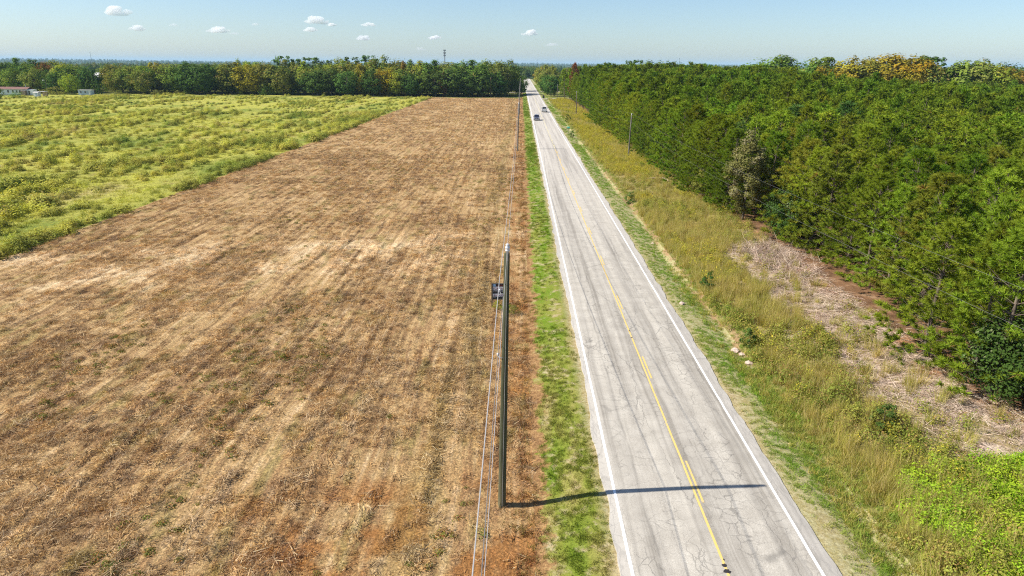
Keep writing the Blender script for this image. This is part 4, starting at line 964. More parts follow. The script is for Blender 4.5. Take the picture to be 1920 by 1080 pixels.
# --- shrubs along the back of the fields
def bush_px(px, pyb, w_px, h_px, c, label, group=None, name='shrub'):
    X, Y = gp(px, pyb, -0.42); d = math.hypot(X, Y); k = d / 1280.0
    t = plant(name, label, 'shrub', BUSH[int(rng.integers(5))], (X, Y, float(hgt(X, Y)) - 0.05), rng.uniform(0, 6), (w_px * k / 4.0, w_px * k / 4.0, h_px * k / 3.0), F[c], group)
    return t
for b_ in ((0, 186, 18, 17, 'dark', 'dark rounded shrub at the end of the white mobile home'), (30, 184, 20, 10, 'mid', 'low spreading shrub in front of the white mobile home'), (108, 177, 40, 12, 'olive', 'sprawling olive shrub behind the light pole'),
           (138, 177, 12, 16, 'mid', 'small upright shrub beside the yellowing tree'), (195, 172, 24, 16, 'mid', 'rounded shrub beside the pale blue trailer'), (212, 171, 18, 14, 'olive', 'olive shrub at the back left of the weedy field'),
           (452, 177, 16, 12, 'lime', 'bright green shrub before the yellowing trees'), (476, 177, 14, 10, 'olive', 'olive shrub beside the bright green shrub'), (500, 178, 26, 18, 'mid', 'bright rounded shrub, first of the run behind the weeds'),
           (524, 178, 24, 17, 'lime', 'lime green shrub behind the weeds'), (548, 178, 22, 14, 'dark', 'dark low shrub behind the weeds'), (582, 178, 14, 9, 'mid', 'small round shrub alone before the dark trees'),
           (630, 176, 34, 18, 'mid', 'leafy mounded shrub left of the shrub bank'), (655, 176, 34, 19, 'mid', 'leafy mounded shrub in the middle of the shrub bank'), (682, 176, 32, 17, 'mid', 'leafy mounded shrub right of the shrub bank'), (612, 177, 20, 10, 'olive', 'low olive shrub before the shrub bank'),
           (660, 180, 12, 8, 'mid', 'small bush in the weeds before the shrub bank'), (689, 180, 12, 9, 'mid', 'small dark bush at the right end of the shrub bank'), (729, 180, 18, 12, 'olive', 'olive bush at the back right of the weedy field'), (748, 179, 14, 9, 'mid', 'green bush at the back right of the weedy field'),
           (815, 180, 14, 8, 'mid', 'low bush at the left corner of the mown field'), (840, 181, 20, 7, 'olive', 'low olive bush at the far edge of the mown field'), (876, 181, 16, 8, 'mid', 'low green bush beside the lime sapling'), (904, 181, 15, 22, 'lime', 'lime green sapling at the far edge of the mown field'),
           (882, 178, 9, 14, 'mid', 'thin green sapling left of the lime sapling'), (930, 181, 24, 22, 'olive', 'tall olive shrub at the far edge of the mown field'), (946, 181, 22, 23, 'olive', 'pale olive shrub left of the road poles'), (962, 181, 20, 9, 'olive', 'low hedge like shrub beside the road poles'), (972, 181, 14, 8, 'mid', 'low shrub at the foot of the road poles'),
           (1024, 176, 8, 9, 'mid', 'small rounded shrub in the yard by the sandy drive'), (1032, 177, 12, 7, 'olive', 'olive shrub in the yard by the sandy drive')):
    bush_px(*b_)
for px in np.arange(225, 800, 14.0):
    c = str(rng.choice(['olive', 'mid', 'olive', 'lime'])); px += rng.uniform(-6, 6)
    bush_px(px, 174.5 + rng.uniform(-1, 3), rng.uniform(9, 18), rng.uniform(4, 9), c, f'low {COLW[c]} fringe bush {zone(px)}', f'low {COLW[c]} bushes {zone(px)}')

# --- broadleaf plants along the pine edge
NT = hard_meshes(400, 10.5, 2.6, 150, 90, (0.07, 0.13), 0.06, 'tall', F['pale'], 0.12, 0.20)
x, y = gp(1392, 412); plant('broadleaf_tree', 'pale grey green broadleaf tree standing at the pine edge beside the dark gap', 'tree', NT, (x, y, 0), 0.3, (1.05, 1.05, 1.0))
NT2 = hard_meshes(401, 6.0, 2.9, 120, 80, (0.07, 0.14), 0.03, 'round', F['holly'], 0.10, 0.24)
x, y = gp(1478, 452); plant('broadleaf_tree', 'rounded dark leafy tree above the grey brush heap', 'tree', NT2, (x, y, 0), 0.9, (1, 1, 1.0))
NT3 = hard_meshes(402, 5.2, 3.0, 130, 110, (0.06, 0.11), 0.0, 'round', F['holly'], 0.08, 0.26)
x, y = gp(1905, 770); plant('holly_bush', 'glossy dark green leafy bush in front of the nearest pines', 'shrub', NT3, (x + 1.4, y + 1.2, 0), 0.2, (1.1, 1.1, 1.0))
NT4 = hard_meshes(403, 6.5, 2.4, 110, 60, (0.07, 0.13), 0.05, 'tall', F['olive'], 0.09, 0.22)
x, y = gp(1300, 372); plant('broadleaf_tree', 'small olive broadleaf tree in the front of the pines by the dark gap', 'tree', NT4, (x + 1.5, y, 0), 0.2, (0.8, 0.8, 0.75))
CED = hard_meshes(404, 4.6, 0.95, 80, 60, (0.05, 0.10), 0.0, 'tall', F['dark'], 0.06, 0.3)
x, y = gp(1207, 293); plant('cedar_tree', 'dark columnar cedar standing alone beside the right hand pole', 'tree', CED, (x, y, 0), 0, (1, 1, 1))
SAP = hard_meshes(405, 2.2, 0.8, 24, 30, (0.05, 0.1), 0.0, 'bush', F['dark'], 0.03, 0.35)
for (px, py, s, lb) in ((1065, 228, 1.3, 'dark evergreen sapling at the ditch beyond the green street sign'), (1072, 256, 0.9, 'small dark shrub at the ditch beside the green street sign'), (1180, 376, 0.9, 'leafless dark shrub at the ditch edge'), (1325, 540, 0.8, 'dark twiggy shrub in the tall grass'), (1404, 645, 0.7, 'dark leafy sapling beside the red ditch bank'), (1655, 806, 0.8, 'dark bush in the tall grass near the bright vines')):
    x, y = gp(px, py); plant('shrub', lb, 'shrub', SAP, (x, y, float(hgt(x, y))), rng.uniform(0, 6), s)

# --- woods further off: nobody can count these
def woods(name, P, label, s):
    ms = []
    for sh in ('round', 'tall'):
        for tr, crn in TREES[sh][:3]:
            me_ = crn.copy(); ms.append(me_)
    cols = [F['dark'], F['mid'], F['olive'], F['mid'], F['dark'], F['olive']]
    for me_, c in zip(ms, cols): me_.materials[0] = c
    return scatter(name, P, ms, label, scales=s, tilt=0.0, flat=(0.8, 1.1))
k = 5200
a = rng.uniform(-0.78, 0.80, k); r = 450 + (rng.random(k) ** 1.5) * 2300
X = np.sin(a) * r; Y = np.cos(a) * r
ok = (Y > 445) & ~((X > -28) & (X < 34) & (Y < 930)) & ~((X < -100) & (X > -200) & (Y < 900) & (np.abs(X / Y + 0.62) < 0.03)) & ~((X < -190) & (np.abs((X / Y) - (-0.61)) < 0.02) & (Y < 820))
X, Y = X[ok], Y[ok]
hgtw = rng.uniform(0.9, 1.45, len(X)) * np.interp(np.hypot(X, Y), [450, 900, 2700], [1.0, 1.0, 1.05])
woods('distant_woods', np.column_stack([X, Y, ground_h(X, Y) - 0.5]), 'woodland canopy reaching back towards the horizon', hgtw)
k = 900
a = rng.uniform(0.36, 0.80, k); r = 380 + rng.random(k) * 200
X = np.sin(a) * r; Y = np.cos(a) * r
ok = (Y > 312)
X, Y = X[ok], Y[ok]
woods('distant_woods', np.column_stack([X, Y, ground_h(X, Y) - 0.3]), 'mixed woodland behind the pine plantation', rng.uniform(1.0, 1.5, len(X)))
k = 4200
a = rng.uniform(-0.80, 0.82, k); r = 2600 + rng.random(k) ** 0.7 * 9000
X = np.sin(a) * r; Y = np.cos(a) * r
woods('hill_woods', np.column_stack([X, Y, ground_h(X, Y) - 2]), 'hazy blue wooded hills along the horizon', rng.uniform(1.1, 1.7, k) * np.interp(r, [2600, 11600], [1.0, 1.35]))

# ----------------------------------------------------------------------------- poles and wires
def mat_pole():
    g = G('creosote_pole'); p = g.obj(); n = g.noise(g.vmul(p, (22, 22, 0.9)), 1.0, 5, 0.7); z = g.sep(p)[2]
    c = g.ramp(n, [(0.3, (0.030, 0.032, 0.018)), (0.55, (0.075, 0.078, 0.045)), (0.75, (0.17, 0.17, 0.12))])
    c = g.mix(g.math('MULTIPLY', g.rng_(z, 2.2, 0.2), 0.55), c, (0.19, 0.165, 0.09))
    return g.done(c, 0.9, 0.1, normal=g.bump(n, 0.7, 0.01))
M_POLE = mat_pole()
M_GPOLE = plain('grey_pole_wood', (0.15, 0.135, 0.115), 0.9, 0.1, 0, 0.3, 3)
M_PORC = plain('grey_porcelain', (0.62, 0.63, 0.66), 0.25, 0.5, 0, 0.05)
M_STEEL = plain('galvanised_steel', (0.45, 0.46, 0.47), 0.45, 0.5, 0.6, 0.1)
M_WIRE = plain('aluminium_wire', (0.36, 0.35, 0.345), 0.7, 0.2, 0.0, 0.05)
M_WIRE2 = plain('dark_cable', (0.16, 0.155, 0.15), 0.7, 0.2, 0, 0.05)

def pole(label, base, top, r0, r1, mat, group=None, arm=False, hook_z=None, seg=12):
    B = Vector(base); T = Vector(top) - B
    t = empty('utility_pole', base); tag(t, label, 'utility pole', group)
    s = MB(); s.tube([(0, 0, -0.4), T * 0.0, T * 0.33, T * 0.66, T], [r0 * 1.02, r0, r0 + (r1 - r0) * 0.33, r0 + (r1 - r0) * 0.66, r1], seg); s.build('shaft', mat, t, True)
    ins = MB(); ins.lathe([(0.03, 0), (0.085, 0.03), (0.085, 0.08), (0.06, 0.10), (0.09, 0.13), (0.09, 0.19), (0.055, 0.22), (0.07, 0.25), (0.07, 0.29), (0.03, 0.31)], 12, (T.x + 0.02, T.y, T.z + 0.06)); ins.build('insulator', M_PORC, t, True)
    br = MB(); br.box((T.x + 0.02, T.y - r1 - 0.012, T.z - 0.10), (0.05, 0.02, 0.34)); br.box((T.x + 0.02, T.y, T.z + 0.03), (0.09, 0.14, 0.05)); br.build('bracket', M_STEEL, t)
    if hook_z:
        for hz in hook_z:
            u = hz / T.z; c = T * u; rr = r0 + (r1 - r0) * u
            h = MB(); h.tube([(c.x - rr * 0.7, c.y - rr * 0.7, hz), (c.x - rr - 0.10, c.y - 0.08, hz + 0.03), (c.x - rr - 0.14, c.y, hz + 0.10)], 0.018, 6)
            h.build('hook', M_STEEL, t); k = MB(); k.lathe([(0.03, 0), (0.055, 0.02), (0.03, 0.05), (0.055, 0.08), (0.03, 0.10)], 8, (c.x - rr - 0.14, c.y, hz + 0.07)); k.build('spool_insulator', M_PORC, t, True)
        gw = MB(); gw.tube([T * 0.98 + Vector((0.02, -r1 - 0.008, 0)), T * 0.5 + Vector((0.02, -(r0 + r1) / 2 - 0.008, 0)), Vector((0.02, -r0 - 0.008, 0.1))], 0.008, 4); gw.build('ground_wire', M_STEEL, t)
    if arm:
        a = MB(); a.box((T.x, T.y - r1 - 0.06, T.z - 0.5), (2.3, 0.10, 0.12)); cr = a.build('crossarm', M_GPOLE, t)
        for sx in (-1.0, 1.0):
            k = MB(); k.lathe([(0.04, 0), (0.08, 0.05), (0.05, 0.2)], 8, (T.x + sx, T.y - r1 - 0.06, T.z - 0.435)); k.build('insulator', M_PORC, t, True)
        tf = MB(); tf.lathe([(0.02, 0), (0.26, 0.03), (0.28, 0.1), (0.28, 0.75), (0.24, 0.85), (0.08, 0.95)], 12, (T.x + 0.5, T.y, T.z - 2.2)); tf.build('transformer', M_STEEL, t, True)
    return t

zf_ = lambda x, y: float(hgt(x, y))
p1b = (-0.59, 24.29, zf_(-0.59, 24.29)); p1t = (-0.43, 24.35, 10.45)
pole('nearest weathered green brown utility pole with white insulator on top', p1b, p1t, 0.165, 0.105, M_POLE, hook_z=(9.35, 6.75), seg=16)
LP = [(-0.62, -96.0, 10.4), p1t, None, None, None]
hz2 = at_depth(972.6, 195.5, 147.58); LP[2] = (hz2[0], 147.58, hz2[1])
pole('slim grey utility pole rising behind the nearest pole at mid field', (-0.47, 147.58, zf_(-.47, 147)), LP[2], 0.15, 0.10, M_GPOLE, hook_z=(8.4, 6.9))
LP[3] = (-0.15, 257.1, 9.9); pole('third grey utility pole overlapping the far mown field', (-0.29, 257.1, zf_(-.29, 257)), LP[3], 0.15, 0.10, M_GPOLE)
LP[4] = (-0.1, 368.0, 9.9); pole('far grey utility pole among the shrubs at the mown field end', (-0.25, 368.0, -0.4), LP[4], 0.15, 0.10, M_GPOLE)
ax, az = at_depth(967.4, 141.5, 428)
pole('distant pole with crossarm and transformer before the dark trees', (ax, 428, -0.5), (ax, 428, az), 0.16, 0.11, M_GPOLE, arm=True)
RP = []
for (px, pyb, yt, lab) in ((1177.9, 295.4, 216.2, 'grey utility pole in the weeds right of the road, nearest of its row'), (1080.3, 215.5, 173, 'thin utility pole before the pines, second of the right hand row'), (1044.4, 187.5, 160, 'farthest thin utility pole of the right hand row by the sandy drive')):
    X, Y = gp(px, pyb); xt, zt = at_depth(px + (6.4 if Y < 150 else 1.0), yt, Y); RP.append((xt, Y, zt))
    pole(lab, (X, Y, zf_(X, Y)), (xt, Y, zt), 0.14, 0.095, M_GPOLE)
for (px, yb, yt, Y, lab) in ((367, 168, 145, 402, 'short grey pole with crossarm before the dark trees left'), (698.5, 172, 147, 398, 'thin bare grey pole before the dark trees at the middle'), (920.5, 178, 146, 396, 'brown pole standing before the trees beside the tall shrubs')):
    X, zb = at_depth(px, yb, Y); _, zt = at_depth(px, yt, Y); pole(lab, (X, Y, -0.5), (X, Y, zt), 0.16, 0.11, M_GPOLE if px != 920.5 else plain('brown_pole_wood', (0.22, 0.12, 0.07)))

def wire(label, pts_, sag, r, mat, group):
    b_ = MB(); P = []
    for (a, c), sg in zip(zip(pts_[:-1], pts_[1:]), sag):
        A_, C_ = Vector(a), Vector(c); k = 22
        for i in range(k + (1 if c is pts_[-1] else 0)):
            t = i / k; q = A_.lerp(C_, t); q.z -= 4 * sg * t * (1 - t); P.append(q)
    b_.tube(P, r, 5); o = b_.build('power_line', mat); return tag(o, label, 'power line', group)
off = lambda L, dx, dz: [(x + dx, y, z + dz) for x, y, z in L]
wire('top silver wire from the white insulator of the nearest pole', off(LP, 0.02, 0.36), (1.3, 1.3, 1.1, 1.1), 0.006, M_WIRE, 'wires on the left pole line')
wire('middle silver wire hooked to the left side of the nearest pole', off(LP, -0.27, -0.95), (1.5, 1.5, 1.2, 1.2), 0.013, M_WIRE, 'wires on the left pole line')
wire('lowest dark cable hooked on the left side of the nearest pole', off([(x, y, z) for x, y, z in LP], -0.29, -3.55), (1.3, 1.3, 1.1, 1.1), 0.012, M_WIRE2, 'wires on the left pole line')
RL = [(21.6, 14.0, RP[0][2] + 0.3)] + RP
wire('upper pale wire crossing before the pines on the right', off(RL, 0.02, 0.36), (1.2, 1.2, 1.1), 0.0055, M_WIRE2, 'wires on the right pole line')
wire('lower pale wire crossing before the pines on the right', off(RL, -0.15, -1.15), (1.4, 1.3, 1.2), 0.0055, M_WIRE2, 'wires on the right pole line')

# ----------------------------------------------------------------------------- for sale sign beside the nearest pole
M_SIGNB = plain('sign_black', (0.03, 0.03, 0.035), 0.5, 0.4, 0, 0.1)
M_SIGNW = plain('sign_white', (0.78, 0.78, 0.80), 0.5, 0.4, 0, 0.04)
M_SIGNR = plain('sign_maroon', (0.20, 0.02, 0.03), 0.5, 0.4, 0, 0.05)
M_SIGNBL = plain('sign_blue', (0.30, 0.48, 0.72), 0.5, 0.4, 0, 0.1)
M_POST = plain('weathered_post', (0.16, 0.13, 0.10), 0.9, 0.1, 0, 0.3)
def text(body, size, loc, mat, parent, name='lettering', wide=1.0):
    c = bpy.data.curves.new(name, 'FONT'); c.body = body; c.size = size; c.extrude = 0.002; c.align_x = 'LEFT'; c.resolution_u = 2; c.space_character = 0.95
    c.materials.append(mat); o = link(bpy.data.objects.new(name, c), parent); o.location = loc; o.rotation_euler = (PI / 2, 0, 0); o.scale = (wide, 1, 1)
    bpy.context.view_layer.update(); me_ = bpy.data.meshes.new_from_object(o.evaluated_get(bpy.context.evaluated_depsgraph_get()))
    q = link(bpy.data.objects.new(name, me_), parent); q.location = loc; q.rotation_euler = (PI / 2, 0, 0); q.scale = (wide, 1, 1)
    if not me_.materials: me_.materials.append(mat)
    bpy.data.objects.remove(o); return q
SX, SY = -1.98, 48.9; sz0 = zf_(SX, SY)
ztop = at_depth(922.5, 532, SY)[1] - sz0; zbot = at_depth(922.5, 560.5, SY)[1] - sz0
sg = empty('sale_sign', (SX, SY, sz0)); tag(sg, 'black and white real estate sign on posts half hidden behind the nearest pole', 'sign')
W = 1.24; hh = ztop - zbot
for x in (0.0, W):
    b_ = MB(); b_.box((x, 0, ztop / 2 + 0.01), (0.09, 0.09, ztop + 0.06)); b_.build('post', M_POST, sg)
b_ = MB(); b_.box((W / 2, -0.005, (ztop + zbot) / 2), (W - 0.09, 0.03, hh)); b_.build('board', M_SIGNB, sg)
for z in (ztop + 0.02, zbot - 0.02):
    b_ = MB(); b_.box((W / 2, 0, z), (W - 0.092, 0.06, 0.05)); b_.build('rail', M_POST, sg)
def band(u0, u1, x0_, x1_, mat, name='sign_band'):
    b_ = MB(); b_.box(((x0_ + x1_) / 2, -0.0245, ztop - hh * (u0 + u1) / 2), (x1_ - x0_, 0.008, hh * (u1 - u0))); return b_.build(name, mat, sg)
band(0.03, 0.17, 0.07, 0.27, M_SIGNBL, 'logo_panel'); band(0.19, 0.38, 0.07, W - 0.07, M_SIGNW); band(0.65, 0.83, 0.07, W - 0.07, M_SIGNW)
text('LAND', 0.20, (0.40, -0.024, ztop - hh * 0.165), M_SIGNR, sg, wide=1.3)
text('FOR SALE', 0.245, (0.085, -0.031, ztop - hh * 0.365), M_SIGNR, sg, wide=0.95)
text('LAND & COMM', 0.13, (0.09, -0.024, ztop - hh * 0.485), M_SIGNW, sg, wide=1.1)
text('803 432', 0.215, (0.12, -0.031, ztop - hh * 0.81), M_SIGNR, sg, wide=1.1)
text('www.', 0.075, (0.09, -0.024, ztop - hh * 0.925), M_SIGNW, sg, wide=1.2)
for k in range(3):
    px, py = gp(934 + 16 * k, 579 + 5 * k, -0.45)
    plant('weed_clump', ('yellow green weed clump at the left foot of the sale sign', 'yellow green weed clump between the sale sign and nearest pole', 'leafy weed clump right of the nearest pole')[k], 'weed', BUSH[k], (px, py, -0.5), k, (0.22, 0.22, 0.26), F['lime' if k < 2 else 'olive'])

# green street name sign, right verge
M_GREEN = plain('sign_green', (0.0, 0.26, 0.20), 0.35, 0.5, 0, 0.05)
X, Y = gp(1065.2, 252.5, -0.2); zt = at_depth(1065, 241, Y)[1]; zb_ = zf_(X, Y)
st = empty('street_sign', (X, Y, zb_)); tag(st, 'small green street name sign on a post in the right verge', 'sign')
b_ = MB(); b_.tube([(0, 0, -0.2), (0, 0, zt - zb_)], 0.045, 8); b_.build('post', plain('sign_post_green', (0.06, 0.10, 0.09), 0.5, 0.4), st)
b_ = MB(); b_.box((0, 0, zt - zb_ + 0.10), (0.95, 0.02, 0.24)); b_.build('name_plate', M_GREEN, st)
b_ = MB(); b_.box((0, 0, zt - zb_ + 0.36), (0.02, 0.95, 0.24), 0.75); b_.build('name_plate', M_GREEN, st)

# black bin by the far drive, mailbox
X, Y = gp(1019.3, 184.8, -0.1); bn = empty('wheeled_bin', (X, Y, zf_(X, Y))); tag(bn, 'black wheeled bin standing beside the sandy drive', 'bin')
M_BIN = plain('black_plastic', (0.02, 0.02, 0.025), 0.5, 0.4)
b_ = MB(); b_.box((0, 0, 0.85), (0.95, 0.95, -1.5), 0, 0.8); b_.build('bin_body', M_BIN, bn)
b_ = MB(); b_.box((0, -0.02, 1.64), (1.0, 1.05, 0.09)); b_.build('lid', M_BIN, bn)
for s in (-1, 1):
    b_ = MB(); b_.tube([(s * 0.32, 0.40, 0.12), (s * 0.40, 0.40, 0.12)], 0.13, 10); b_.build('wheel', M_BIN, bn)
X, Y = gp(1017, 182.2, -0.1); mb = empty('mailbox', (X, Y + 4, zf_(X, Y))); tag(mb, 'dark mailbox on a post behind the black bin', 'mailbox')
b_ = MB(); b_.box((0, 0, 0.5), (0.1, 0.1, 1.1)); b_.build('post', M_POST, mb)
b_ = MB(); b_.box((0, 0, 1.17), (0.26, 0.55, 0.22)); b_.tube([(0, -0.275, 1.28), (0, 0.275, 1.28)], 0.13, 10); b_.build('box', M_BIN, mb)
# fallen bleached logs by the pine edge
M_LOG = plain('bleached_log', (0.36, 0.27, 0.21), 0.9, 0.1, 0, 0.25, 3)
for (pa, pb, lb) in (((1213, 337), (1238, 337), 'long pale fallen log at the pine edge'), ((1238, 335), (1254, 341), 'short broken log against the pine trunk')):
    A_, B_ = gp(*pa), gp(*pb); b_ = MB()
    b_.tube([(A_[0], A_[1], 0.18), ((A_[0] + B_[0]) / 2, (A_[1] + B_[1]) / 2 + 0.2, 0.22), (B_[0], B_[1], 0.16)], [0.11, 0.14, 0.09], 8); tag(b_.build('fallen_log', M_LOG), lb, 'log')
# pale stones broken from the ditch bank, a scatter of litter in the mown field
M_STONE = plain('pale_stone', (0.55, 0.42, 0.34), 0.9, 0.1, 0, 0.3, 5)
for k, (px, py, s, lb) in enumerate(((1378, 656, 0.30, 'pale stone at the top of the red ditch bank'), (1392, 662, 0.24, 'pink stone lying in the ditch beside the pale one'), (1404, 678, 0.26, 'pale stone lowest on the red ditch bank'), (1224, 455, 0.16, 'small white stone in the ditch grass'), (1278, 574, 0.22, 'grey stone at the broken road edge'))):
    X, Y = gp(px, py, -0.3); bm = bmesh.new(); bmesh.ops.create_icosphere(bm, subdivisions=2, radius=s)
    rr = np.random.default_rng(k)
    for v in bm.verts: v.co *= 1 + rr.normal(0, 0.12); v.co.z *= 0.6
    me_ = bpy.data.meshes.new('stone'); bm.to_mesh(me_); bm.free(); me_.materials.append(M_STONE)
    o = link(bpy.data.objects.new('stone', me_)); o.location = (X, Y, zf_(X, Y) + s * 0.2); tag(o, lb, 'stone', 'stones along the ditch')

# ----------------------------------------------------------------------------- vehicles
M_GLASS = plain('dark_car_glass', (0.010, 0.013, 0.025), 0.08, 0.6, 0, 0.02)
M_TYRE = plain('tyre_rubber', (0.018, 0.018, 0.018), 0.9, 0.1)
M_RIM = plain('alloy_rim', (0.5, 0.5, 0.52), 0.3, 0.5, 0.8)
M_LAMP = plain('headlight_lens', (0.85, 0.87, 0.9), 0.12, 0.6, 0, 0.02)
M_TAIL = plain('tail_light', (0.35, 0.02, 0.02), 0.2, 0.5)
M_TRIM = plain('black_trim', (0.02, 0.02, 0.022), 0.5, 0.4)
M_PLATE = plain('licence_plate', (0.7, 0.7, 0.68), 0.5, 0.3)
M_NAVY = plain('dark_blue_paint', (0.11, 0.12, 0.18), 0.2, 0.6, 0.3, 0.03)
M_SILVER = plain('silver_paint', (0.74, 0.73, 0.71), 0.25, 0.6, 0.25, 0.03)

def loft(stations, mat, name, parent):
    """stations: (y, z_low, z_high, half width low, half width high); rounded-corner cross sections"""
    b_ = MB(); V = []
    for (y, z0, z1, w0, w1) in stations:
        h = z1 - z0
        for (fx, fz) in ((-1, 0.12), (-1, 0.55), (-.97, 0.82), (-.86, 1.0), (.86, 1.0), (.97, 0.82), (1, 0.55), (1, 0.12), (.9, 0), (-.9, 0)):
            w = w0 + (w1 - w0) * fz; V.append((fx * w, y, z0 + h * fz))
    k = 10; F_ = []
    for i in range(len(stations) - 1):
        for j in range(k): F_.append((i * k + j, i * k + (j + 1) % k, (i + 1) * k + (j + 1) % k, (i + 1) * k + j))
    F_.append(tuple(range(k))); F_.append(tuple(reversed([(len(stations) - 1) * k + j for j in range(k)])))
    return b_.add(V, F_).build(name, mat, parent, False)
def quad(name, pts_, mat, parent):
    p = [Vector(q) for q in pts_]; n_ = (p[1] - p[0]).cross(p[3] - p[0]).normalized() * 0.012
    b_ = MB(); b_.add(p + [q + n_ for q in p], [(0, 3, 2, 1), (4, 5, 6, 7), (0, 1, 5, 4), (1, 2, 6, 5), (2, 3, 7, 6), (3, 0, 4, 7)]); return b_.build(name, mat, parent)
def wheel(parent, x, y, r, w):
    s = 1 if x > 0 else -1
    b_ = MB(); b_.tube([(x - w / 2, y, r), (x - w / 2 + 0.03, y, r), (x + w / 2 - 0.03, y, r), (x + w / 2, y, r)], [r * 0.93, r, r, r * 0.93], 20); t = b_.build('wheel', M_TYRE, parent, False)
    b_ = MB(); b_.tube([(x + s * (w / 2 - 0.01), y, r), (x + s * (w / 2 + 0.012), y, r)], [r * 0.62, r * 0.58], 14); b_.build('rim', M_RIM, t)
# dark blue suv coming towards the camera (front at -Y)
sv = empty('suv', (5.35, 224.4 + 2.3, road_z(5.35))); tag(sv, 'dark blue SUV driving towards the camera in the left lane', 'car')
loft([(-2.32, .38, .78, .80, .78), (-2.22, .30, .98, .90, .84), (-1.7, .28, 1.06, .93, .86), (-.95, .28, 1.12, .94, .88), (1.6, .28, 1.14, .94, .88), (2.15, .32, 1.12, .92, .86), (2.3, .42, 1.0, .86, .82)], M_NAVY, 'body', sv)
loft([(-1.05, 1.02, 1.10, .84, .82), (-.32, 1.02, 1.66, .84, .66), (.2, 1.02, 1.74, .84, .66), (1.4, 1.02, 1.72, .84, .66), (1.95, 1.02, 1.62, .83, .66), (2.2, 1.02, 1.12, .82, .78)], M_NAVY, 'cabin', sv)
quad('windshield', [(.70, -.99, 1.17), (-.70, -.99, 1.17), (-.58, -.36, 1.64), (.58, -.36, 1.64)][::-1], M_GLASS, sv)
quad('rear_window', [(.62, 2.21, 1.2), (-.62, 2.21, 1.2), (-.55, 2.02, 1.55), (.55, 2.02, 1.55)], M_GLASS, sv)
for s in (-1, 1):
    for (y0, y1) in ((-.55, .38), (.46, 1.35), (1.42, 1.85)):
        p_ = [(s * .815, y0, 1.20), (s * .815, y1, 1.20), (s * .715, y1 - .04, 1.56), (s * .715, max(y0 + .22, y0) if y0 < 0 else y0, 1.56)]
        quad('side_window', p_ if s > 0 else p_[::-1], M_GLASS, sv)
    for y in (-1.42, 1.42): wheel(sv, s * .82, y, .36, .24)
    b_ = MB(); b_.box((s * .66, -2.27, .84), (.34, .10, .17)); b_.build('headlight', M_LAMP, sv)
    b_ = MB(); b_.box((s * .80, 2.24, 1.0), (.14, .10, .34)); b_.build('tail_light', M_TAIL, sv)
    b_ = MB(); b_.box((s * 1.01, -.72, 1.18), (.22, .12, .16)); b_.build('mirror', M_NAVY, sv)
b_ = MB(); b_.box((0, -2.33, .80), (.82, .05, .20)); b_.build('grille', M_TRIM, sv)
b_ = MB(); b_.box((0, -2.35, .47), (1.45, .08, .14)); b_.build('bumper', M_SILVER, sv)
b_ = MB(); b_.box((0, -2.40, .60), (.32, .03, .13)); b_.build('licence_plate', M_PLATE, sv)
# silver pickup driving away (rear at -Y)
pk = empty('pickup_truck', (9.15, 264.5 + 2.8, road_z(9.15))); tag(pk, 'silver pickup truck driving away in the right lane', 'pickup truck')
loft([(.35, .42, 1.12, .98, .94), (1.4, .40, 1.18, .99, .94), (2.3, .40, 1.14, .98, .90), (2.75, .45, 1.0, .93, .86)], M_SILVER, 'body', pk)
for s in (-1, 1):
    b_ = MB(); b_.box((s * .93, -1.15, .90), (.12, 3.02, .64)); b_.build('bed_side', M_SILVER, pk)
b_ = MB(); b_.box((0, -1.15, .62), (1.74, 3.0, .10)); b_.build('bed_floor', M_TRIM, pk)
b_ = MB(); b_.box((0, -2.70, .93), (1.96, .08, .60)); b_.build('tailgate', M_SILVER, pk)
b_ = MB(); b_.box((0, -2.82, .52), (1.9, .16, .2)); b_.build('bumper', M_STEEL, pk)
b_ = MB(); b_.box((0, -2.92, .55), (.34, .03, .15)); b_.build('licence_plate', M_PLATE, pk)
loft([(-.02 + .35, .6, 1.86, .95, .72), (.8, .6, 1.90, .95, .74), (1.35, .6, 1.86, .95, .74), (2.0, .6, 1.16, .95, .84)], M_SILVER, 'cab', pk)
quad('rear_window', [(.70, .325, 1.28), (-.70, .325, 1.28), (-.64, .325, 1.76), (.64, .325, 1.76)][::-1], M_GLASS, pk)
quad('windshield', [(.74, 1.98, 1.26), (-.74, 1.98, 1.26), (-.64, 1.43, 1.80), (.64, 1.43, 1.80)], M_GLASS, pk)
for s in (-1, 1):
    for (y0, y1) in ((.45, .95), (1.0, 1.62)):
        p_ = [(s * .875, y0, 1.28), (s * .875, y1, 1.28), (s * .79, min(y1, 1.40), 1.74), (s * .79, y0, 1.74)]
        quad('side_window', p_ if s > 0 else p_[::-1], M_GLASS, pk)
    wheel(pk, s * .84, -1.45, .40, .27); wheel(pk, s * .84, 1.95, .40, .27)
    b_ = MB(); b_.box((s * .90, -2.72, .98), (.13, .10, .38)); b_.build('tail_light', M_TAIL, pk)
    b_ = MB(); b_.box((s * .72, 2.74, .86), (.36, .08, .2)); b_.build('headlight', M_LAMP, pk)
    b_ = MB(); b_.box((s * 1.12, 1.35, 1.36), (.26, .12, .24)); b_.build('mirror', M_TRIM, pk)

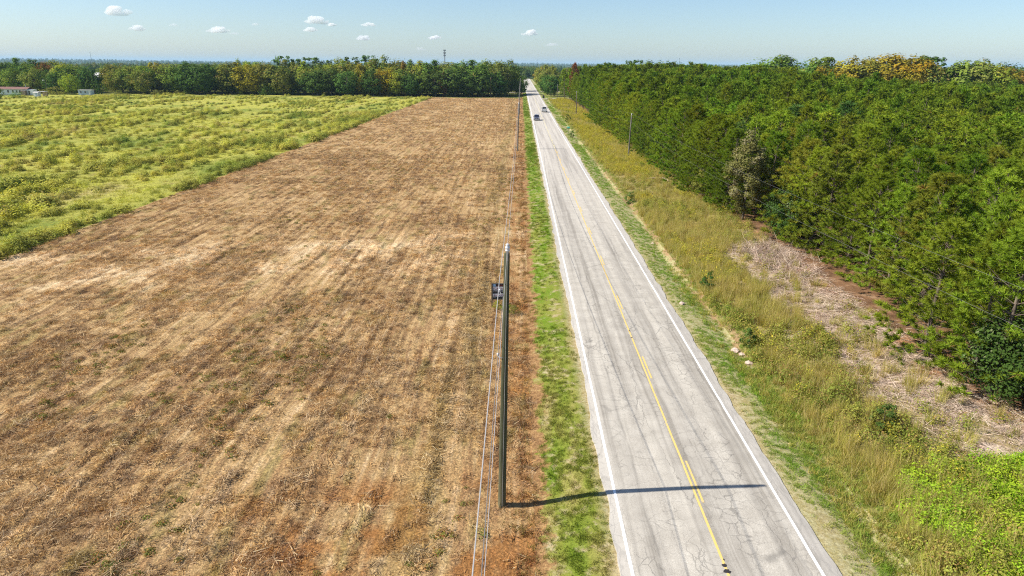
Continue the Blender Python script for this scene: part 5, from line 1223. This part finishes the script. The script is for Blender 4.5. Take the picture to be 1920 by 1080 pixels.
# ----------------------------------------------------------------------------- far buildings, light, towers
M_WALLW = plain('white_siding', (0.70, 0.72, 0.74), 0.7, 0.2, 0, 0.06, 0.6)
M_ROOFR = plain('rust_brown_roof', (0.21, 0.115, 0.095), 0.8, 0.1, 0, 0.2, 0.7)
M_ROOFW = plain('white_metal_roof', (0.72, 0.68, 0.64), 0.5, 0.3, 0.1, 0.08, 0.7)
M_WIN = plain('window_glass', (0.05, 0.06, 0.075), 0.1, 0.6)
M_WOOD = plain('porch_wood', (0.26, 0.20, 0.15), 0.85, 0.1)
M_BLUEW = plain('pale_blue_siding', (0.36, 0.45, 0.58), 0.7, 0.2, 0, 0.08)
M_TAN = plain('tan_wall', (0.42, 0.35, 0.28), 0.8, 0.1)
def gable(b_, x0_, x1_, y0, y1, z0, z1, ov=0.3, along='x'):
    t = 0.12
    if along == 'x':
        ym = (y0 + y1) / 2; pr = [(y0 - ov, z0), (ym, z1), (y1 + ov, z0), (y1 + ov, z0 - t), (ym, z1 - t), (y0 - ov, z0 - t)]
        V = [(x, y, z) for x in (x0_ - ov, x1_ + ov) for y, z in pr]
    else:
        xm = (x0_ + x1_) / 2; pr = [(x0_ - ov, z0), (xm, z1), (x1_ + ov, z0), (x1_ + ov, z0 - t), (xm, z1 - t), (x0_ - ov, z0 - t)]
        V = [(x, y, z) for y in (y1 + ov, y0 - ov) for x, z in pr]
    b_.add(V, [(5, 4, 3, 2, 1, 0), (6, 7, 8, 9, 10, 11)] + [(i, (i + 1) % 6, (i + 1) % 6 + 6, i + 6) for i in range(6)])
    return b_
def window(parent, x, y, z, w, h):
    f = MB(); f.box((x, y, z), (w + 0.16, 0.06, h + 0.16)); fo = f.build('window', M_WALLW, parent)
    p_ = MB(); p_.box((x, y - 0.04, z), (w, 0.03, h)); p_.build('pane', M_WIN, fo)
YB = 372.0
xa = at_depth(-12, 170, YB)[0]; xb = at_depth(51, 170, YB)[0]; xc = at_depth(61.5, 170, YB)[0]
mh = empty('mobile_home', ((xa + xb) / 2, YB, -0.5)); tag(mh, 'long white mobile home with rust brown roof and porch', 'house')
L_ = xb - xa
b_ = MB(); b_.box((0, 2.2, 1.85), (L_, 4.4, 2.7)); b_.build('wall', M_WALLW, mh)
b_ = MB(); b_.box((0, 2.2, 0.27), (L_ - 0.2, 4.2, 0.44)); b_.build('skirting', M_TAN, mh)
b_ = gable(MB(), -L_ / 2, L_ / 2, 0, 4.4, 3.28, 4.35); rf = b_.build('roof', M_ROOFR, mh)
b_ = MB(); b_.tube([(L_ / 2 - 2.0, 2.2, 4.0), (L_ / 2 - 2.0, 2.2, 5.6)], 0.16, 8); b_.build('chimney', M_STEEL, rf)
for px in (0, 15, 24, 31, 37): window(mh, at_depth(px, 170, YB)[0] - (xa + xb) / 2, -0.02, 2.1, 0.85, 1.3)
b_ = MB(); b_.box((at_depth(46, 170, YB)[0] - (xa + xb) / 2, -0.8, 1.5), (2.4, 1.5, 2.2)); b_.build('porch', M_WOOD, mh)
b_ = MB(); b_.box((L_ / 2 + (xc - xb) / 2 + 0.1, 1.6, 1.7), (xc - xb, 3.0, 2.6)); b_.build('side_room', M_WALLW, mh)
b_ = MB(); b_.box((at_depth(54, 170, YB)[0] - (xa + xb) / 2, 0.07, 1.5), (0.8, 0.04, 1.9)); b_.build('door', M_WIN, mh)
xs_ = at_depth(66, 172, 360)[0]; sh = empty('shed', (xs_, 360, -0.5)); tag(sh, 'small white shed right of the mobile home', 'shed')
b_ = MB(); b_.box((0, 1, 1.05), (2.4, 2, 2.1)); b_.build('wall', M_WALLW, sh); b_ = gable(MB(), -1.2, 1.2, 0, 2, 2.15, 2.5, 0.12); b_.build('roof', M_ROOFW, sh); b_ = MB(); b_.box((0.3, -0.03, 0.95), (0.8, 0.05, 1.8)); b_.build('door', M_BLUEW, sh)
xs_ = at_depth(76.5, 172, 364)[0]; cp = empty('carport', (xs_, 364, -0.5)); tag(cp, 'low open carport with pale roof beside the white shed', 'carport')
for sx in (-1.3, 1.3):
    for y in (0.1, 3): b_ = MB(); b_.box((sx, y, 1.2), (0.12, 0.12, 2.4)); b_.build('post', M_WOOD, cp)
b_ = MB(); b_.box((0, 1.6, 2.47), (3.2, 3.6, 0.12)); b_.build('roof', M_ROOFW, cp); b_ = MB(); b_.box((0, 3.15, 1.1), (2.7, 0.08, 2.0)); b_.build('wall', M_TAN, cp)
YT = 376.0; xa = at_depth(146.5, 172, YT)[0]; xb = at_depth(171, 172, YT)[0]; tr = empty('trailer', ((xa + xb) / 2, YT, -0.5)); L_ = xb - xa; tag(tr, 'pale blue trailer with a white flat roof at the field edge', 'trailer')
b_ = MB(); b_.box((0, 1.3, 1.65), (L_, 2.6, 2.3)); b_.build('wall', M_BLUEW, tr); b_ = MB(); b_.box((0, 1.3, 2.9), (L_ + 0.4, 3.0, 0.16)); b_.build('roof', M_ROOFW, tr)
for x in (-L_ * 0.3, L_ * 0.05): window(tr, x, -0.02, 1.9, 0.9, 0.8)
b_ = MB(); b_.box((L_ * 0.36, -0.03, 1.5), (0.8, 0.05, 1.8)); b_.build('door', M_WALLW, tr)
for x in (-L_ * 0.3, L_ * 0.3): b_ = MB(); b_.tube([(x, 0.3, 0.36), (x, 2.3, 0.36)], 0.36, 12); b_.build('wheel', M_TYRE, tr)
YN = 560.0; xa, z1 = at_depth(171, 136.5, YN); xb, _ = at_depth(194, 136.5, YN); bz = float(ground_h(np.array(xa), np.array(YN)))
bn2 = empty('barn', ((xa + xb) / 2, YN, bz)); tag(bn2, 'large barn with white metal roof glimpsed between the trees', 'barn'); L_ = xb - xa; zt = z1 - bz
b_ = MB(); b_.box((0, 7, (zt - 3) / 2), (L_, 14, zt - 3)); b_.build('wall', M_TAN, bn2)
b_ = gable(MB(), -L_ / 2, L_ / 2, 0, 14, zt - 2.9, zt, 0.5); b_.build('roof', M_ROOFW, bn2)
b_ = MB(); b_.box((-L_ * 0.15, -2.2, zt - 4.6), (L_ * 0.7, 4.3, 0.18)); b_.build('lean_to_roof', M_ROOFW, bn2)
for x in (-0.3, 0.0, 0.3): b_ = MB(); b_.box((L_ * x, -0.03, 1.9), (2.4, 0.06, 3.2)); b_.build('door', M_WOOD, bn2)
YH = 492.0; xh, zt = at_depth(972, 132, YH); hz_ = float(ground_h(np.array(xh), np.array(YH)))
hs = empty('house', (xh, YH, hz_)); tag(hs, 'tall white gabled house half hidden by trees left of the road', 'house'); zt -= hz_
b_ = MB(); b_.box((0, 4, (zt - 2.6) / 2), (5.5, 8, zt - 2.6)); b_.build('wall', M_WALLW, hs)
b_ = gable(MB(), -2.75, 2.75, 0, 8, zt - 2.5, zt, 0.35, 'y'); b_.build('roof', plain('grey_green_roof', (0.12, 0.15, 0.14)), hs)
b_ = MB(); b_.add([(-2.7, 0.01, zt - 2.6), (2.7, 0.01, zt - 2.6), (0, 0.01, zt - 0.25)], [(0, 1, 2)]); b_.build('gable_wall', M_WALLW, hs)
for (x, z) in ((-1.3, zt - 4.2), (1.3, zt - 4.2), (-1.3, zt - 7.2), (1.3, zt - 7.2), (0, zt - 2.0)): window(hs, x, -0.02, z, 0.8, 1.3)
# yard light on a leaning pole
Y = 384.0; X, zt = at_depth(84.5, 151.5, Y); xb_ = at_depth(89, 172, Y)[0]
yl = empty('yard_light', (xb_, Y, -0.5)); tag(yl, 'leaning yard light pole beside the white shed', 'light pole')
b_ = MB(); b_.tube([(0, 0, -0.2), (X - xb_, 0, zt + 0.5)], [0.14, 0.09], 8); b_.build('pole', M_GPOLE, yl)
b_ = MB(); b_.tube([(X - xb_, 0, zt + 0.4), (X - xb_ - 0.9, -0.2, zt + 0.75)], 0.05, 6); b_.build('arm', M_STEEL, yl)
b_ = MB(); b_.lathe([(0.12, 0.3), (0.32, 0.1), (0.36, 0), (0.2, -0.25), (0.05, -0.3)][::-1], 10, (X - xb_ - 0.9, -0.2, zt + 0.75)); b_.build('lamp_head', M_PORC, yl)
# cell tower and thin radio masts on the skyline
Y = 1250.0; X, zt = at_depth(833.5, 92.5, Y); ct = empty('cell_tower', (X, Y, -0.5)); tag(ct, 'grey cell tower with antenna rings above the tree line', 'tower')
M_TOWER = plain('tower_grey', (0.20, 0.21, 0.22), 0.6, 0.3)
b_ = MB(); b_.tube([(0, 0, 0), (0, 0, zt * 0.6), (0, 0, zt)], [1.2, 0.75, 0.45], 8); b_.build('mast', M_TOWER, ct)
for u in (0.97, 0.87, 0.77):
    b_ = MB()
    for k in range(9):
        a = 2 * PI * k / 9; b_.box((1.9 * math.cos(a), 1.9 * math.sin(a), zt * u), (0.4, 0.35, 2.4), a)
    for k in range(3): a = 2 * PI * k / 3; b_.tube([(0, 0, zt * u), (1.9 * math.cos(a), 1.9 * math.sin(a), zt * u)], 0.12, 4)
    b_.build('antenna_ring', M_TOWER, ct)
for (px, yt, Y, lb) in ((168.5, 97, 3000, 'thin pale radio mast rising over the left horizon'), (1007, 111.5, 2600, 'thin radio mast over the far end of the road'), (1274, 109, 2600, 'thin radio mast above the pine plantation')):
    X, zt = at_depth(px, yt, Y); z0 = float(ground_h(np.array(X), np.array(Y))); ms_ = empty('radio_mast', (X, Y, z0)); tag(ms_, lb, 'mast')
    b_ = MB(); b_.tube([(0, 0, 0), (0, 0, zt - z0)], [0.8, 0.45], 5); b_.build('mast', M_TOWER, ms_)
    b_ = MB(); b_.tube([(0, 0, (zt - z0) * 0.94), (0, 0, (zt - z0) * 0.99)], 1.0, 6); b_.build('antenna', M_TOWER, ms_)

# ----------------------------------------------------------------------------- clouds: small fair weather cumulus, soft shells of water drops
def mat_cloud(dens):
    g = G('cloud_vapour'); v = g.node('ShaderNodeVolumePrincipled', {'Color': (1.0, 1.0, 1.0), 'Density': dens, 'Anisotropy': 0.0})
    g.nt.links.new(v.outputs[0], g.out.inputs['Volume']); return g.mat
def cloud(px, py, w, h, label, faint=False, seed=0):
    el = max(0.022, (118 - py) / 1345.0); D = min(26000.0, 1000.0 / el)
    X, Z = at_depth(px, py, D); k = D / 1280.0 * 1.0; Wd, Hd = w * k / 2, h * k / 2
    r = np.random.default_rng(500 + seed); t = empty('cloud', (X, D, Z)); t.scale = (Wd, Wd * 0.8, Hd); tag(t, label, 'cloud')
    lumps = [(x, r.normal(0, 0.25), (1 - abs(x) ** 1.6) * r.uniform(-0.5, 0.55) - 0.25, r.uniform(0.20, 0.42) * (1.05 - 0.5 * abs(x))) for x in np.linspace(-0.85, 0.85, 11)] + [(r.uniform(-0.45, 0.45), r.normal(0, 0.2), r.uniform(0.0, 0.5), r.uniform(0.25, 0.42)) for _ in range(6)]
    bm = bmesh.new()
    for (x, y, z, rad) in lumps:
        bmesh.ops.create_icosphere(bm, subdivisions=2, radius=rad, matrix=Matrix.Translation((x, y, max(z, -0.5))) @ Matrix.Diagonal((1, 1, 1.35, 1)))
    for v in bm.verts: v.co.z = max(v.co.z, -0.72)
    me_ = bpy.data.meshes.new('vapour'); bm.to_mesh(me_); bm.free(); me_.materials.append(mat_cloud((1.3 if faint else 4.6) / (2 * Wd)))
    o = link(bpy.data.objects.new('vapour', me_), t)
    md = o.modifiers.new('merge', 'REMESH'); md.mode = 'VOXEL'; md.voxel_size = 0.07
for i, c_ in enumerate(((220, 21, 50, 22, 'largest puffy white cloud high at the left'), (258, 53, 31, 13, 'small white cloud below the largest one'), (326, 47, 17, 6, 'faint wisp between the left clouds', True), (408, 56, 42, 14, 'flat white cloud left of the middle'),
        (438, 63, 22, 5, 'faint thin streak trailing the flat white cloud', True), (479, 46, 18, 6, 'faint small wisp high left of the bright pair', True), (594, 38, 46, 18, 'bright puffy cloud, upper of the central pair'), (622, 46, 18, 8, 'little white tail right of the bright puffy cloud'), (582, 55, 28, 11, 'flat white cloud below the bright puffy cloud'),
        (692, 46, 30, 9, 'thin white cloud right of the central pair'), (680, 71, 30, 11, 'low white cloud over the tree line'), (815, 70, 26, 10, 'small white cloud left of the cell tower'), (787, 92, 22, 8, 'faint low wisp just above the trees', True), (993, 62, 30, 12, 'white cloud above the far road'), (1036, 84, 28, 7, 'faint low cloud right of the far road', True))):
    cloud(*c_[:5], faint=len(c_) > 5, seed=i)

# ----------------------------------------------------------------------------- the air: thin blue haze over the countryside
g = G('haze_air'); v = g.node('ShaderNodeVolumePrincipled', {'Color': (0.50, 0.75, 1.0), 'Density': 0.000055, 'Anisotropy': 0.0})
g.nt.links.new(v.outputs[0], g.out.inputs['Volume'])
b_ = MB(); b_.box((0, 7800, 58), (46000, 36000, 121)); hz = b_.build('haze', g.mat); tag(hz, 'thin blue haze lying over the countryside', kind='stuff')

# ----------------------------------------------------------------------------- look-alikes that their place tells apart
ORD = ['second', 'third', 'fourth', 'fifth', 'sixth', 'seventh', 'eighth', 'ninth', 'tenth', 'eleventh', 'twelfth', 'thirteenth', 'fourteenth', 'fifteenth', 'sixteenth', 'seventeenth', 'eighteenth']
by = {}
for o in scene.objects:
    if o.parent is None and o.get('category') in ('tree', 'pine tree', 'shrub'): by.setdefault(o['label'], []).append(o)
for lb, os_ in by.items():
    n_ = len(os_)
    if not 2 <= n_ <= 18: continue
    lb = ' '.join(lb.split()[:12]) if len(lb.split()) > 13 else lb
    pine = os_[0]['category'] == 'pine tree' and 'row' in lb
    os_.sort(key=lambda o: o.location.y if pine else proj(o.location + Vector((0, 0, 4)))[0])
    for i, o in enumerate(os_):
        if pine: w_ = 'nearest' if i == 0 else 'farthest' if i == n_ - 1 else ORD[i - 1] + ' nearest'
        else: w_ = 'leftmost' if i == 0 else 'rightmost' if i == n_ - 1 else ORD[i - 1] + ' from left'
        o['label'] = (w_ + ' ' + lb) if pine or i in (0, n_ - 1) else (w_ + ', ' + lb)
